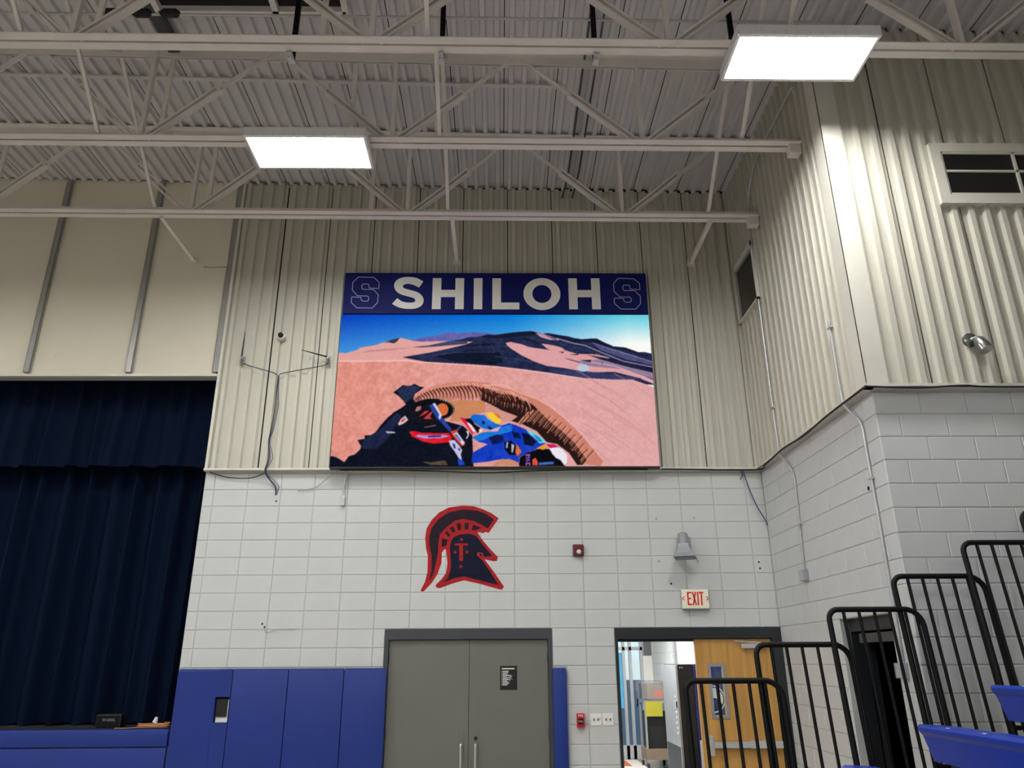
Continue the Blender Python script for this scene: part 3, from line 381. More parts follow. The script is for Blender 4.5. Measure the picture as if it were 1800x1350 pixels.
EMBLEM = [('red',[(-0.9338,2.6671),(-0.8882,2.7574),(-0.8608,2.8701),(-0.8627,3.0635),(-0.8881,3.1524),(-0.9014,3.2779),(-0.8869,3.3863),(-0.8308,3.4863),(-0.742,3.5778),(-0.6241,3.6374),(-0.4589,3.6601),(-0.3206,3.6504),(-0.2006,3.6084),(-0.1085,3.5666),(-0.0212,3.502),(-0.1395,3.3293),(-0.1805,3.3403),(-0.2077,3.325),(-0.2533,3.3387),(-0.276,3.3343),(-0.2254,3.2574),(-0.125,3.1406),(-0.03,3.0425),(-0.0435,2.9983),(-0.0795,2.9941),(-0.1874,3.0166),(-0.0612,2.8493),(0.0413,2.7014),(0.019,2.6688),(-0.0165,2.6715),(-0.23,2.7328),(-0.4263,2.777),(-0.5679,2.7387),(-0.7087,2.6893),(-0.7442,2.692),(-0.7628,2.7223),(-0.6936,2.7911),(-0.6419,2.8605),(-0.6268,2.9743),(-0.6486,3.1337),(-0.6667,3.1382),(-0.6973,3.0983),(-0.6985,2.9746),(-0.7398,2.8522),(-0.7994,2.757),(-0.8935,2.6541),(-0.9243,2.6499)]),('plum',[(-0.8396,2.7658),(-0.8123,2.8874),(-0.8177,3.0633),(-0.849,3.1969),(-0.8503,3.2957),(-0.8277,3.3861),(-0.7488,3.4952),(-0.6227,3.5774),(-0.4581,3.6138),(-0.2925,3.5994),(-0.1819,3.5622),(-0.0807,3.493),(-0.1489,3.3837),(-0.2175,3.4203),(-0.3186,3.4709),(-0.4562,3.4988),(-0.5473,3.4762),(-0.655,3.3946),(-0.7256,3.3133),(-0.7413,3.2234),(-0.7425,3.1074),(-0.7617,2.9924),(-0.7931,2.8437)]),('plum',[(-0.7017,3.2681),(-0.6378,3.2499),(-0.6409,3.1872),(-0.6989,3.1606)]),('plum',[(-0.667,3.3312),(-0.6449,3.3537),(-0.5983,3.3038),(-0.6204,3.2814)]),('plum',[(-0.6138,3.3899),(-0.5688,3.4124),(-0.5401,3.3488),(-0.5716,3.3308)]),('plum',[(-0.5283,3.4396),(-0.4782,3.4486),(-0.4722,3.3667),(-0.5131,3.3623)]),('plum',[(-0.4353,3.4484),(-0.3823,3.4501),(-0.3858,3.3709),(-0.4313,3.3711)]),('plum',[(-0.3318,3.4298),(-0.2264,3.3885),(-0.3173,3.3571),(-0.3465,3.3617)]),('navy',[(-0.5919,3.2228),(-0.5614,3.2766),(-0.4894,3.3124),(-0.3805,3.3211),(-0.2893,3.2937),(-0.2249,3.2035),(-0.0976,3.056),(-0.1967,3.0475),(-0.215,3.0964),(-0.2782,3.1011),(-0.2778,3.0612),(-0.2144,3.0078),(-0.1239,2.8757),(-0.021,2.7189),(-0.2303,2.7718),(-0.427,2.8204),(-0.5337,2.8035),(-0.6748,2.7521),(-0.6139,2.8082),(-0.5853,2.9214),(-0.5929,3.0624),(-0.6039,3.1513)]),('red2',[(-0.5549,3.1824),(-0.5418,3.2047),(-0.3879,3.2041),(-0.3876,3.1791),(-0.4464,3.182),(-0.4434,2.9999),(-0.4883,3.0001),(-0.4915,3.1795)]),('navy2',[(-0.2465,3.0876),(-0.2194,3.0787),(-0.2237,3.0565),(-0.2463,3.0566)]),('red2',[(-0.4679,3.2781),(-0.4607,3.2605),(-0.4417,3.2593),(-0.4562,3.2474),(-0.4511,3.2292),(-0.4673,3.2394),(-0.4831,3.2294),(-0.4786,3.2475),(-0.4935,3.2595),(-0.4746,3.2606)]),('red2',[(-0.5402,3.1288),(-0.533,3.1114),(-0.5141,3.1103),(-0.5285,3.0985),(-0.5234,3.0805),(-0.5395,3.0906),(-0.5551,3.0806),(-0.5508,3.0986),(-0.5656,3.1105),(-0.5468,3.1115)]),('red2',[(-0.3986,3.1309),(-0.3915,3.1136),(-0.3726,3.1124),(-0.387,3.1006),(-0.382,3.0826),(-0.398,3.0927),(-0.4138,3.0827),(-0.4093,3.1007),(-0.4241,3.1126),(-0.4052,3.1136)]),('red2',[(-0.4696,2.9604),(-0.4625,2.9433),(-0.4437,2.9421),(-0.458,2.9305),(-0.453,2.9127),(-0.4689,2.9227),(-0.4845,2.9129),(-0.4801,2.9306),(-0.4948,2.9423),(-0.4761,2.9433)])]
BLOCK_S = [(-1.8895,6.6925),(-1.6852,6.6872),(-1.6082,6.6151),(-1.6093,6.5208),(-1.7376,6.5304),(-1.7399,6.5698),(-1.7574,6.5895),(-1.8201,6.5894),(-1.8339,6.5696),(-1.8338,6.5275),(-1.8151,6.5093),(-1.7025,6.5094),(-1.6773,6.5053),(-1.6105,6.4299),(-1.6131,6.3187),(-1.6804,6.2359),(-1.8813,6.2384),(-1.9598,6.3183),(-1.9576,6.3974),(-1.8327,6.392),(-1.8332,6.36),(-1.8106,6.3365),(-1.7484,6.3366),(-1.7334,6.356),(-1.7342,6.3907),(-1.7517,6.4116),(-1.8841,6.4155),(-1.957,6.4992),(-1.956,6.6145)]
LETTER_S = [(-1.4231,6.2982),(-1.3586,6.3815),(-1.2941,6.333),(-1.2186,6.3164),(-1.1441,6.3193),(-1.1202,6.3471),(-1.1403,6.3818),(-1.2099,6.4053),(-1.3112,6.4373),(-1.376,6.4861),(-1.4065,6.5492),(-1.4008,6.6127),(-1.3591,6.6623),(-1.2848,6.6908),(-1.1966,6.6938),(-1.1077,6.6769),(-1.024,6.6274),(-1.0774,6.5385),(-1.1542,6.5778),(-1.2177,6.5946),(-1.2738,6.5846),(-1.294,6.5564),(-1.2713,6.5255),(-1.2014,6.5032),(-1.0999,6.4697),(-1.0354,6.4167),(-1.0108,6.3541),(-1.0248,6.2918),(-1.0668,6.2503),(-1.1404,6.2268),(-1.2397,6.2267),(-1.34,6.25)]

# ------------------------------------------------------------------ key planes (metres)
D = 9.128          # face of the end wall
XR = 3.235         # face of the return wall on the right
YN = 6.155         # face of the wall beside the bleachers
COURSE, BLOCK = 0.2032, 0.4064
Z_SID = 4.11       # bottom of the metal siding
SLOPE = 0.0205
def z_deck(x): return 8.17 - SLOPE * x

# ------------------------------------------------------------------ shell
fl = MB().box(-20.2, 8.7, -14.2, 9.33, -0.2, 0).build('floor', 'maple_floor'); tag(fl, kind='structure')

m = MB()
y0, y1 = D + 0.006, D + 0.206
m.box(-3.615, -1.324, y0, y1, 0, 8.6).box(-1.324, 0.59, y0, y1, 2.235, 8.6).box(0.59, 1.312, y0, y1, 0, 8.6)
m.box(1.312, 3.14, y0, y1, 2.235, 8.6).box(3.14, 3.435, y0, y1, 0, 8.6)
m.box(-20.2, -3.615, D + 0.02, y1, 5.36, 8.7)
m.box(-20.2, -3.615, y0, y1, 0, 1.03)
wall_back = m.build('wall_back', 'mortar_paint'); tag(wall_back, kind='structure')

m = MB()
x0, x1 = XR + 0.006, XR + 0.2
m.box(x0, x1, YN + 0.2, 6.52, 0, 8.6).box(x0, x1, 6.52, 7.51, 2.235, 8.6).box(x0, x1, 7.51, D + 0.006, 0, 8.6)
wall_right = m.build('wall_right', 'mortar_paint'); tag(wall_right, kind='structure')
wall_bleachers = MB().box(XR + 0.006, 8.7, YN + 0.006, YN + 0.2, 0, 8.6).build('wall_bleachers', 'mortar_paint'); tag(wall_bleachers, kind='structure')
for nm, b in (('wall_left', (-20.4, -20.2, -14.2, 9.4, 0, 8.8)), ('wall_far_right', (8.7, 8.9, -14.2, 6.4, 0, 8.4)), ('wall_rear', (-20.2, 8.7, -14.4, -14.2, 0, 8.8))):
    tag(MB().box(*b).build(nm, 'block_paint'), kind='structure')

# roof: sloping slab, then folded deck sheets under it
m = MB()
m.v = [(x, y, z_deck(x) + dz) for dz in (0.06, 0.26) for x, y in ((-20.4, -14.4), (8.9, -14.4), (8.9, 9.4), (-20.4, 9.4))]
m.f = [(0, 3, 2, 1), (4, 5, 6, 7), (0, 1, 5, 4), (1, 2, 6, 5), (2, 3, 7, 6), (3, 0, 4, 7)]; m.mi = [0] * 6
ceiling = m.build('ceiling', 'deck_paint'); tag(ceiling, kind='structure')

PANEL = 0.6155
def rib_profile(width, n, depth, pan=0.52, slope=0.085):
    """points (across, out) of a folded sheet with n ribs"""
    p = width / n
    pts = [(0, 0)]
    for i in range(n):
        c = p * (i + 0.5)
        top = p * (1 - pan - 2 * slope) / 2
        pts += [(c - top - slope * p, 0), (c - top, depth), (c + top, depth), (c + top + slope * p, 0)]
    pts.append((width, 0))
    return pts

# deck sheet: ribs hang down, running along y
def deck_mesh(y0, y1, name):
    pr = rib_profile(PANEL - 0.010, 4, 0.045)
    m = MB()
    for (a, d), (b, e) in zip(pr[:-1], pr[1:]):
        m.quad((a, y0, 0.045 - d - SLOPE * a), (b, y0, 0.045 - e - SLOPE * b), (b, y1, 0.045 - e - SLOPE * b), (a, y1, 0.045 - d - SLOPE * a))
    return m.mesh(name, 'deck_paint', (0, 0, 0))
deck_long = deck_mesh(3.0, D - 0.02, 'deck_sheet'); deck_short = deck_mesh(3.0, YN - 0.02, 'deck_sheet')
xs = 0.66 - PANEL * 16
k = 0
while xs < 8.0:
    long_ = xs < XR - 0.06
    link_mesh('deck_sheet', deck_long if long_ else deck_short, (xs + 0.005, 0, z_deck(xs)), ceiling)
    xs += PANEL
seam = MB()
seam.v = [(x, y, z_deck(x) + 0.055) for x, y in ((-9.3, 3.0), (8.3, 3.0), (8.3, 9.12), (-9.3, 9.12))]
seam.f = [(0, 3, 2, 1)]; seam.mi = [0]
seam.build('seam_backing', 'seam_dark', ceiling)
lap = MB().bar((-9.2, 7.03, z_deck(-9.2) - 0.012), (0.75, 7.03, z_deck(0.75) - 0.012), 0.05, 0.02)
lap.build('lap_strip', 'deck_paint', ceiling)

# ------------------------------------------------------------------ blockwork
BLK = {}
def block_mesh(w, h):
    key = (round(w, 3), round(h, 3))
    if key in BLK: return BLK[key]
    j, c, dpt = 0.0032, 0.005, 0.026
    m = MB()
    def ring(i, y): return [(i, y, i), (w - i, y, i), (w - i, y, h - i), (i, y, h - i)]
    A, B, C = ring(j + c, 0), ring(j, c), ring(j, dpt)
    m.quad(*A)
    for P, Q in ((A, B), (B, C)):
        for i in range(4):
            m.quad(P[i], Q[i], Q[(i + 1) % 4], P[(i + 1) % 4])
    BLK[key] = m.mesh('block', 'block_paint', (0, 0, 0))
    return BLK[key]

def lay(parent, length, z_lo, z_hi, offset, holes, place, rotz):
    """courses of blocks along local s in 0..length; offset(k) gives the first joint"""
    k = int(z_lo / COURSE + 1e-6)
    while k * COURSE < z_hi - 0.01:
        za, zb = k * COURSE, min((k + 1) * COURSE, z_hi)
        s = offset(k)
        if s > 0: s -= BLOCK
        while s < length - 0.01:
            a, b = max(s, 0), min(s + BLOCK, length)
            s += BLOCK
            A, B, ZA, ZB = a, b, za, zb
            for (ha, hb, hza, hzb) in holes:
                if A < hb - .005 and B > ha + .005 and ZA < hzb - .01 and ZB > hza + .01:
                    if A >= ha - .005 and B <= hb + .005: A = B
                    elif A < ha: B = ha
                    else: A = hb
            if B - A < 0.03: continue
            link_mesh('block', block_mesh(B - A, ZB - ZA), place(A, ZA), parent, rotz)
        k += 1
XB0 = -3.615
pads_hole = (0, 2.30, 0, 1.80)
holes_b = [(0, -1.324 - XB0, 0, 1.80), (-1.324 - XB0, 0.59 - XB0, 0, 2.235), (0.59 - XB0, 0.75 - XB0, 0, 1.79), (1.312 - XB0, 9, 0, 2.235)]
lay(wall_back, XR - XB0, 0.6, 4.10, lambda k: (-3.4908 - XB0), holes_b, lambda a, z: (XB0 + a, D, z), 0)
# the return wall: local s runs from the inner corner towards the hall
lay(wall_right, D - YN, 0.6, 4.10, lambda k: (D - YN) % BLOCK + (0 if k % 2 == 0 else BLOCK / 2) - BLOCK, [(D - 7.51, D - 6.52, 0, 2.235)],
    lambda a, z: (XR, D - a, z), -math.pi / 2)
lay(wall_bleachers, 3.4, 0.8, 4.10, lambda k: 0 if k % 2 else BLOCK / 2, [], lambda a, z: (XR + a, YN, z), 0)

# ------------------------------------------------------------------ metal siding
def siding_mesh(w, n, name='siding_sheet'):
    pr = rib_profile(w - 0.012, n, 0.040)
    m = MB()
    for (a, d), (b, e) in zip(pr[:-1], pr[1:]):
        m.quad((a, -d, 0), (b, -e, 0), (b, -e, 1), (a, -d, 1))
    # narrow return at the side lap
    m.quad((0, 0, 0), (0, 0, 1), (0, 0.018, 1), (0, 0.018, 0))
    return m.mesh(name, 'siding_paint', (0, 0, 0))
sid4 = siding_mesh(PANEL, 4)
sidB = siding_mesh(3.175 - (-2.977 + 9 * PANEL), 4)
sidL = siding_mesh(-2.977 + 3.60, 4)
def put_sheet(me, loc, parent, rotz=0, ztop=8.2):
    link_mesh('siding_sheet', me, loc, parent, rotz, (1, 1, ztop - loc[2]))
up_b = MB().box(-3.62, XR, D - 0.003, D + 0.006, Z_SID, 8.2).build('wall_back_upper', 'seam_dark'); tag(up_b, kind='structure')
put_sheet(sidL, (-3.60, D - 0.02, Z_SID), up_b, ztop=z_deck(-3.3))
for i in range(9):
    xx = -2.977 + i * PANEL
    put_sheet(sid4, (xx + 0.006, D - 0.02, Z_SID), up_b, ztop=z_deck(xx + 0.3))
put_sheet(sidB, (-2.977 + 9 * PANEL + 0.006, D - 0.02, Z_SID), up_b, ztop=z_deck(2.9))
up_r = MB().box(XR - 0.003, XR + 0.006, YN, D - 0.006, Z_SID, 8.08).build('wall_right_upper', 'seam_dark'); tag(up_r, kind='structure')
for i in range(4):
    put_sheet(sid4, (XR - 0.02, D - 0.06 - i * PANEL, Z_SID), up_r, -math.pi / 2, z_deck(3.2))
sidR = siding_mesh(D - 0.06 - 4 * PANEL - YN - 0.02, 3)
put_sheet(sidR, (XR - 0.02, D - 0.06 - 4 * PANEL, Z_SID), up_r, -math.pi / 2, z_deck(3.2))
up_n = MB().box(XR, 8.7, YN - 0.003, YN + 0.006, Z_SID, 8.0).build('wall_bleachers_upper', 'seam_dark'); tag(up_n, kind='structure')
sidN = siding_mesh(3.78 - 3.27, 3)
put_sheet(sidN, (3.27, YN - 0.02, Z_SID), up_n, ztop=z_deck(3.6))
for i in range(7):
    xx = 3.78 + i * PANEL
    put_sheet(sid4, (xx + 0.006, YN - 0.02, Z_SID), up_n, ztop=z_deck(xx + 0.3))
# corner flashing and drip edge
m = MB()
m.box(XR - 0.068, XR + 0.13, YN - 0.068, YN - 0.062, Z_SID, z_deck(3.3)).box(XR - 0.068, XR - 0.062, YN - 0.068, YN + 0.13, Z_SID, z_deck(3.2))
tag(m.build('trim_1', 'trim_paint'), kind='structure')
m = MB()
m.box(-3.62, XR, D - 0.075, D + 0.005, Z_SID - 0.028, Z_SID - 0.022).box(-3.62, XR, D - 0.075, D - 0.070, Z_SID - 0.028, Z_SID + 0.006)
tag(m.build('trim_2', 'trim_paint'), kind='structure')
m = MB()
m.box(XR - 0.075, XR + 0.005, YN - 0.075, D - 0.075, Z_SID - 0.028, Z_SID - 0.022).box(XR - 0.075, XR - 0.070, YN - 0.075, D - 0.075, Z_SID - 0.028, Z_SID + 0.006)
tag(m.build('trim_3', 'trim_paint'), kind='structure')
m = MB()
m.box(XR - 0.070, 8.7, YN - 0.075, YN + 0.005, Z_SID - 0.028, Z_SID - 0.022).box(XR - 0.070, 8.7, YN - 0.075, YN - 0.070, Z_SID - 0.028, Z_SID + 0.006)
tag(m.build('trim_4', 'trim_paint'), kind='structure')
tag(MB().box(XR - 0.09, XR - 0.02, D - 0.066, D - 0.018, Z_SID, z_deck(3.2)).box(XR - 0.066, XR - 0.018, D - 0.09, D - 0.02, Z_SID, z_deck(3.2)).build('trim_6', 'siding_paint'), kind='structure')
tag(MB().box(XR - 0.02, XR + 0.006, YN, D, z_deck(3.3) - 0.005, z_deck(3.2) + 0.08).build('trim_7', 'siding_paint'), kind='structure')
tag(MB().box(-3.614, -3.58, D - 0.066, D + 0.006, Z_SID, z_deck(-3.6)).build('trim_5', 'trim_paint'), kind='structure')

# ------------------------------------------------------------------ boarded header over the stage
hd = MB().box(-20.2, -3.62, D + 0.012, D + 0.02, 5.36, 8.25).build('wall_stage_header', 'seam_dark'); tag(hd, kind='structure')
bx = [-10.0, -8.62, -7.33, -6.06, -4.768, -3.656]
for a, b in zip(bx[:-1], bx[1:]):
    MB().box(a + 0.004, b - 0.004, D, D + 0.012, 5.365, z_deck(a) + 0.02).build('header_board', 'header_board', hd)
for b in bx[1:]:
    m = MB(); w_, d_ = 0.038, 0.05
    zb, zt = 5.385, z_deck(b)
    m.box(b - w_, b + w_, D - d_, D - d_ + 0.004, zb, zt).box(b - w_, b - w_ + 0.004, D - d_, D, zb, zt).box(b + w_ - 0.004, b + w_, D - d_, D, zb, zt)
    m.box(b - w_ + .004, b + w_ - .004, D - d_ + .004, D - .001, zb + 0.05, zb + 0.06)
    m.build('batten', 'batten_metal', hd)
m = MB().tube([(-4.02, D - .012, 6.93), (-3.93, D - .012, 6.915), (-3.80, D - .012, 6.92), (-3.70, D - .03, 6.915)], 0.004, 5)
tag(m.build('brace_wire', 'frame_paint'), 'thin wire from the end of the stage-side brace across the header board', 'wire')
tag(MB().tube([(-5.80, D - .004, 5.63), (-5.80, D, 5.63)], 0.045, 16).build('cover_disc', 'header_board'), 'faint round cover disc on the header board over the stage', 'cover plate')
MB().box(-10, -3.62, D - 0.03, D + 0.03, 5.335, 5.365).build('header_edge', 'trim_paint', hd)

# ------------------------------------------------------------------ stage behind the opening
m = MB()
m.box(-20.2, -3.4, 9.33, 11.6, 1.0, 1.2).box(-20.2, -3.62, 9.185, 9.34, 1.1, 1.2)
stage = m.build('floor_stage', 'dark_room'); tag(stage, kind='structure')
m = MB()
m.box(-20.2, -3.4, 11.5, 11.7, 1.2, 8.6).box(-3.5, -3.4, 9.33, 11.5, 1.2, 8.6).box(-20.3, -20.2, 9.33, 11.5, 1.2, 8.6).box(-20.2, -3.4, 9.33, 11.7, 8.5, 8.6)
tag(m.build('wall_stage', 'dark_room'), kind='structure')

def curtain(name, x0, x1, y, zb, zt, amp, pitch, seed, label, cat, flare=0.0):
    rnd = random.Random(seed)
    # fold centres with slightly uneven spacing
    cs, x = [], x0
    while x < x1 + pitch:
        cs.append((x + rnd.uniform(-.04, .04), rnd.uniform(.8, 1.15), rnd.uniform(-.07, .07)))
        x += pitch
    nx, nz = int((x1 - x0) / 0.018), 14
    V, Fc = [], []
    for j in range(nz + 1):
        t = j / nz
        z = zb + (zt - zb) * t
        for i in range(nx + 1):
            xx = x0 + (x1 - x0) * i / nx
            yy = y
            for c, a, lean in cs:
                cx = c + lean * (1 - t)
                dx = (xx - cx) / (pitch * 0.25)
                if abs(dx) < 2.6:
                    yy -= amp * a * (1.0 - 0.25 * t) * math.exp(-dx * dx) * (1 + 0.25 * math.sin(dx * 2.4 + c * 9))
            zz = z + (0.010 * math.sin(xx * 21.6 + 1) if j == 0 else 0)
            V.append((xx, yy, zz))
    for j in range(nz):
        for i in range(nx):
            a = j * (nx + 1) + i
            Fc.append((a, a + 1, a + nx + 2, a + nx + 1))
    m = MB(); m.v, m.f, m.mi = V, Fc, [0] * len(Fc)
    o = m.build(name, 'curtain_velvet', smooth=True)
    return tag(o, label, cat)
curtain('stage_curtain', -10.5, -3.52, 9.98, 1.215, 5.6, 0.20, 0.30, 3, 'dark navy floor-length stage curtain hanging in deep vertical folds', 'curtain')
curtain('curtain_valance', -10.5, -3.52, 9.66, 4.28, 5.6, 0.12, 0.29, 5, 'short dark navy pleated valance along the top of the stage opening', 'curtain')

# ------------------------------------------------------------------ open-web roof joists
def z_chord(x): return 7.0 - 0.006 * x
NODES = [-3.78 + 2.64 * i for i in range(-3, 5)]
def joist(y, x_end, label, webs=True):
    t = thing('roof_joist', ((-12 + x_end) / 2, y, 7.0), label, 'roof joist', 'open-web roof joists')
    xa = -12.0
    lw, g = 0.080, 0.012
    for s, nm in ((-1, 'chord_angle'), (1, 'chord_angle')):
        m = MB()
        yc = y + s * (g + lw / 2)
        m.bar((xa, yc, z_chord(xa) + 0.004), (x_end, yc, z_chord(x_end) + 0.004), lw, 0.008)
        yv = y + s * (g + 0.004)
        m.bar((xa, yv, z_chord(xa) + 0.044), (x_end, yv, z_chord(x_end) + 0.044), 0.008, 0.08)
        m.build('bottom_chord', 'steel_paint', t)
        m = MB()
        m.bar((xa, yc, z_deck(xa) - 0.006), (x_end, yc, z_deck(x_end) - 0.006), lw, 0.010)
        m.bar((xa, yv, z_deck(xa) - 0.066), (x_end, yv, z_deck(x_end) - 0.066), 0.008, 0.115)
        m.build('top_chord', 'steel_paint', t)
    nodes = [n for n in NODES if n < x_end - 0.3 and n > xa]
    for n in nodes:
        zb = z_chord(n) + 0.03
        # post over the panel point
        MB().bar((n, y, zb), (n, y, z_deck(n) - 0.03), 0.045, 0.055, (0, 1, 0)).build('post', 'steel_paint', t)
        for s in (-1, 1):
            xt = n + s * 1.27
            if xt > x_end: xt = x_end - 0.05
            a = Vector((n + s * 0.06, y, zb)); b = Vector((xt, y, z_deck(xt) - 0.04))
            if (b - a).x * s < 0.4: continue
            mid = a + (b - a) * 0.56
            m = MB()
            off = Vector((0, 0, 1))
            d = (b - a).normalized()
            nrm = d.cross(Vector((0, 1, 0))).normalized()
            for q in (-1, 1):
                m.bar(a + nrm * 0.026 * q, mid + nrm * 0.026 * q, 0.070, 0.020, nrm)
            m.bar(mid - d * 0.01, mid + d * 0.012, 0.074, 0.085, nrm)
            m.bar(mid, b, 0.052, 0.020, nrm)
            m.bar(mid, b, 0.010, 0.050, nrm)
            m.build('web_diagonal', 'steel_paint', t)
    for xp in (-6.24, -3.60, -1.59):
        if xp < x_end:
            MB().bar((xp, y + 0.03, z_chord(xp) + 0.04), (xp, y + 0.03, z_deck(xp) - 0.05), 0.05, 0.03, (0, 1, 0)).build('post', 'steel_paint', t)
    if x_end < 4:
        MB().box(x_end - 0.12, x_end, y - 0.05, y + 0.05, z_chord(3) - 0.11, z_chord(3) - 0.002).build('bearing_seat', 'steel_paint', t)
    return t
JY = [3.90, 5.25, 6.60, 7.98]
JX = [8.60, 8.60, 3.165, 3.165]
JL = ['cream open-web roof joist overhead, two bays before the return wall', 'cream open-web roof joist carrying a light and running past the return wall corner',
      'cream open-web roof joist ending at the outer corner of the return wall', 'cream open-web roof joist nearest the end wall above the video screen']
for y, xe, l in zip(JY, JX, JL): joist(y, xe, l)
BX = [-4.2, -0.64, 2.55]
side = ['over the stage side', 'over the video screen', 'beside the return wall']
bay = ['two bays before the last', 'one bay before the last', 'in the last bay before the end wall']
for bx_, sd in zip(BX, side):
    for i in range(3):
        ya, yb = JY[i], JY[i + 1]
        t = thing('cross_bridging', (bx_, (ya + yb) / 2, 7.05), 'crossed bridging angles %s, %s' % (sd, bay[i]), 'brace', 'cross bridging between roof joists')
        for xo, za, zb2 in ((bx_, z_deck(bx_) - 0.05, z_chord(bx_) + 0.06), (bx_ + 0.04, z_chord(bx_) + 0.06, z_deck(bx_) - 0.08)):
            m = MB().bar((xo, ya + 0.05, za), (xo, yb - 0.05, zb2), 0.008, 0.040, (1, 0, 0)).bar((xo + .018, ya + 0.05, za), (xo + .018, yb - 0.05, zb2), 0.036, 0.006, (1, 0, 0))
            m.build('angle', 'steel_paint', t)
    m = MB().bar((bx_ + .05, 8.03, z_chord(bx_) - 0.02), (bx_ + .05, D - 0.063, z_chord(bx_) - 0.03), 0.045, 0.010).bar((bx_ + .03, 8.03, z_chord(bx_) - 0.004), (bx_ + .03, D - 0.063, z_chord(bx_) - 0.01), 0.008, 0.045)
    m.box(bx_ + .0, bx_ + .10, D - 0.07, D - 0.06, z_chord(bx_) - 0.07, z_chord(bx_) + 0.02)
    tag(m.build('wall_brace', 'steel_paint'), 'thin cream brace from the last joist to the end wall, %s' % sd, 'brace', 'braces from the last joist to the end wall')

# ------------------------------------------------------------------ high-bay fixtures
def fixture(cx, cy, label, cord_to=None):
    z = 6.88
    t = thing('high_bay_light', (cx, cy, z), label, 'ceiling light', 'high-bay panel lights')
    hx, hy = 0.615, 0.275
    m = MB()   # open tray
    m.box(cx - hx, cx + hx, cy - hy, cy + hy, z + 0.085, z + 0.105)
    for s in (-1, 1):
        m.box(cx - hx, cx + hx, cy + s * hy - 0.006, cy + s * hy + 0.006, z, z + 0.09)
        m.box(cx + s * hx - 0.006, cx + s * hx + 0.006, cy - hy, cy + hy, z, z + 0.09)
    m.build('housing', 'fixture_white', t)
    m = MB()
    for s in (-1, 1):
        m.box(cx - hx + .006, cx + hx - .006, min(cy + s * hy, cy + s * (hy - .03)), max(cy + s * hy, cy + s * (hy - .03)), z - 0.004, z + 0.002)
        m.box(min(cx + s * hx, cx + s * (hx - .022)), max(cx + s * hx, cx + s * (hx - .022)), cy - hy, cy + hy, z - 0.005, z + 0.001)
    m.build('rim', 'fixture_white', t)
    MB().box(cx - hx + 0.024, cx + hx - 0.024, cy - hy + 0.032, cy + hy - 0.032, z + 0.012, z + 0.016).build('diffuser', 'led_diffuser', t)
    m = MB()
    for i in range(4):
        yy = cy - hy + 0.05 + i * (2 * hy - 0.1) / 3
        m.tube([(cx - hx, yy, z - 0.006), (cx + hx, yy, z - 0.006)], 0.0015, 4)
    for i in range(13):
        xx = cx - hx + i * 2 * hx / 12
        m.tube([(xx, cy - hy - 0.008, z + 0.04), (xx, cy - hy - 0.008, z - 0.006), (xx, cy + hy + 0.008, z - 0.006), (xx, cy + hy + 0.008, z + 0.04)], 0.0015, 4)
    m.build('wire_guard', 'galvanised', t)
    for s in (-1, 1):
        m = MB().box(cx + s * 0.4 - 0.012, cx + s * 0.4 + 0.012, cy - 0.10, cy + 0.10, z + 0.105, z + 0.112)
        m.tube([(cx + s * 0.4, cy - 0.095, z + 0.105), (cx + s * 0.4, cy - 0.095, z_chord(cx) + 0.02)], 0.004, 5)
        m.tube([(cx + s * 0.4, cy + 0.095, z + 0.105), (cx + s * 0.4, cy + 0.095, z_chord(cx) + 0.02)], 0.004, 5)
        m.build('hanger', 'galvanised', t)
    ld = bpy.data.lights.new('panel_lamp', 'AREA')
    ld.shape = 'RECTANGLE'; ld.size = 2 * hx - 0.06; ld.size_y = 2 * hy - 0.07
    ld.energy = LAMP_WATTS; ld.color = LAMP_COLOUR
    lo = bpy.data.objects.new('panel_lamp', ld)
    COL.objects.link(lo); lo.parent = t; lo.location = (0, 0, 0.009)
    return t
fixture(-1.985, 6.60, 'lit white rectangular panel light under the joist above the video screen')
fixture(2.645, 5.25, 'lit white rectangular panel light beside the corner of the return wall')
# unseen fixtures of the same kind, added to raise the hall's ambient light
for cx, ys in ((2.645, (-2.85, -6.9)), (-1.985, (2.55, -1.5, -5.55, -9.6)), (-6.6, (5.25, 1.2, -2.85, -6.9)), (-11.2, (6.6, 2.55, -1.5, -5.55)), (-15.8, (5.25, 1.2, -2.85, -6.9))):
    for cy in ys:
        fixture(cx, cy, 'lit white rectangular panel light added out of view further back over the hall')

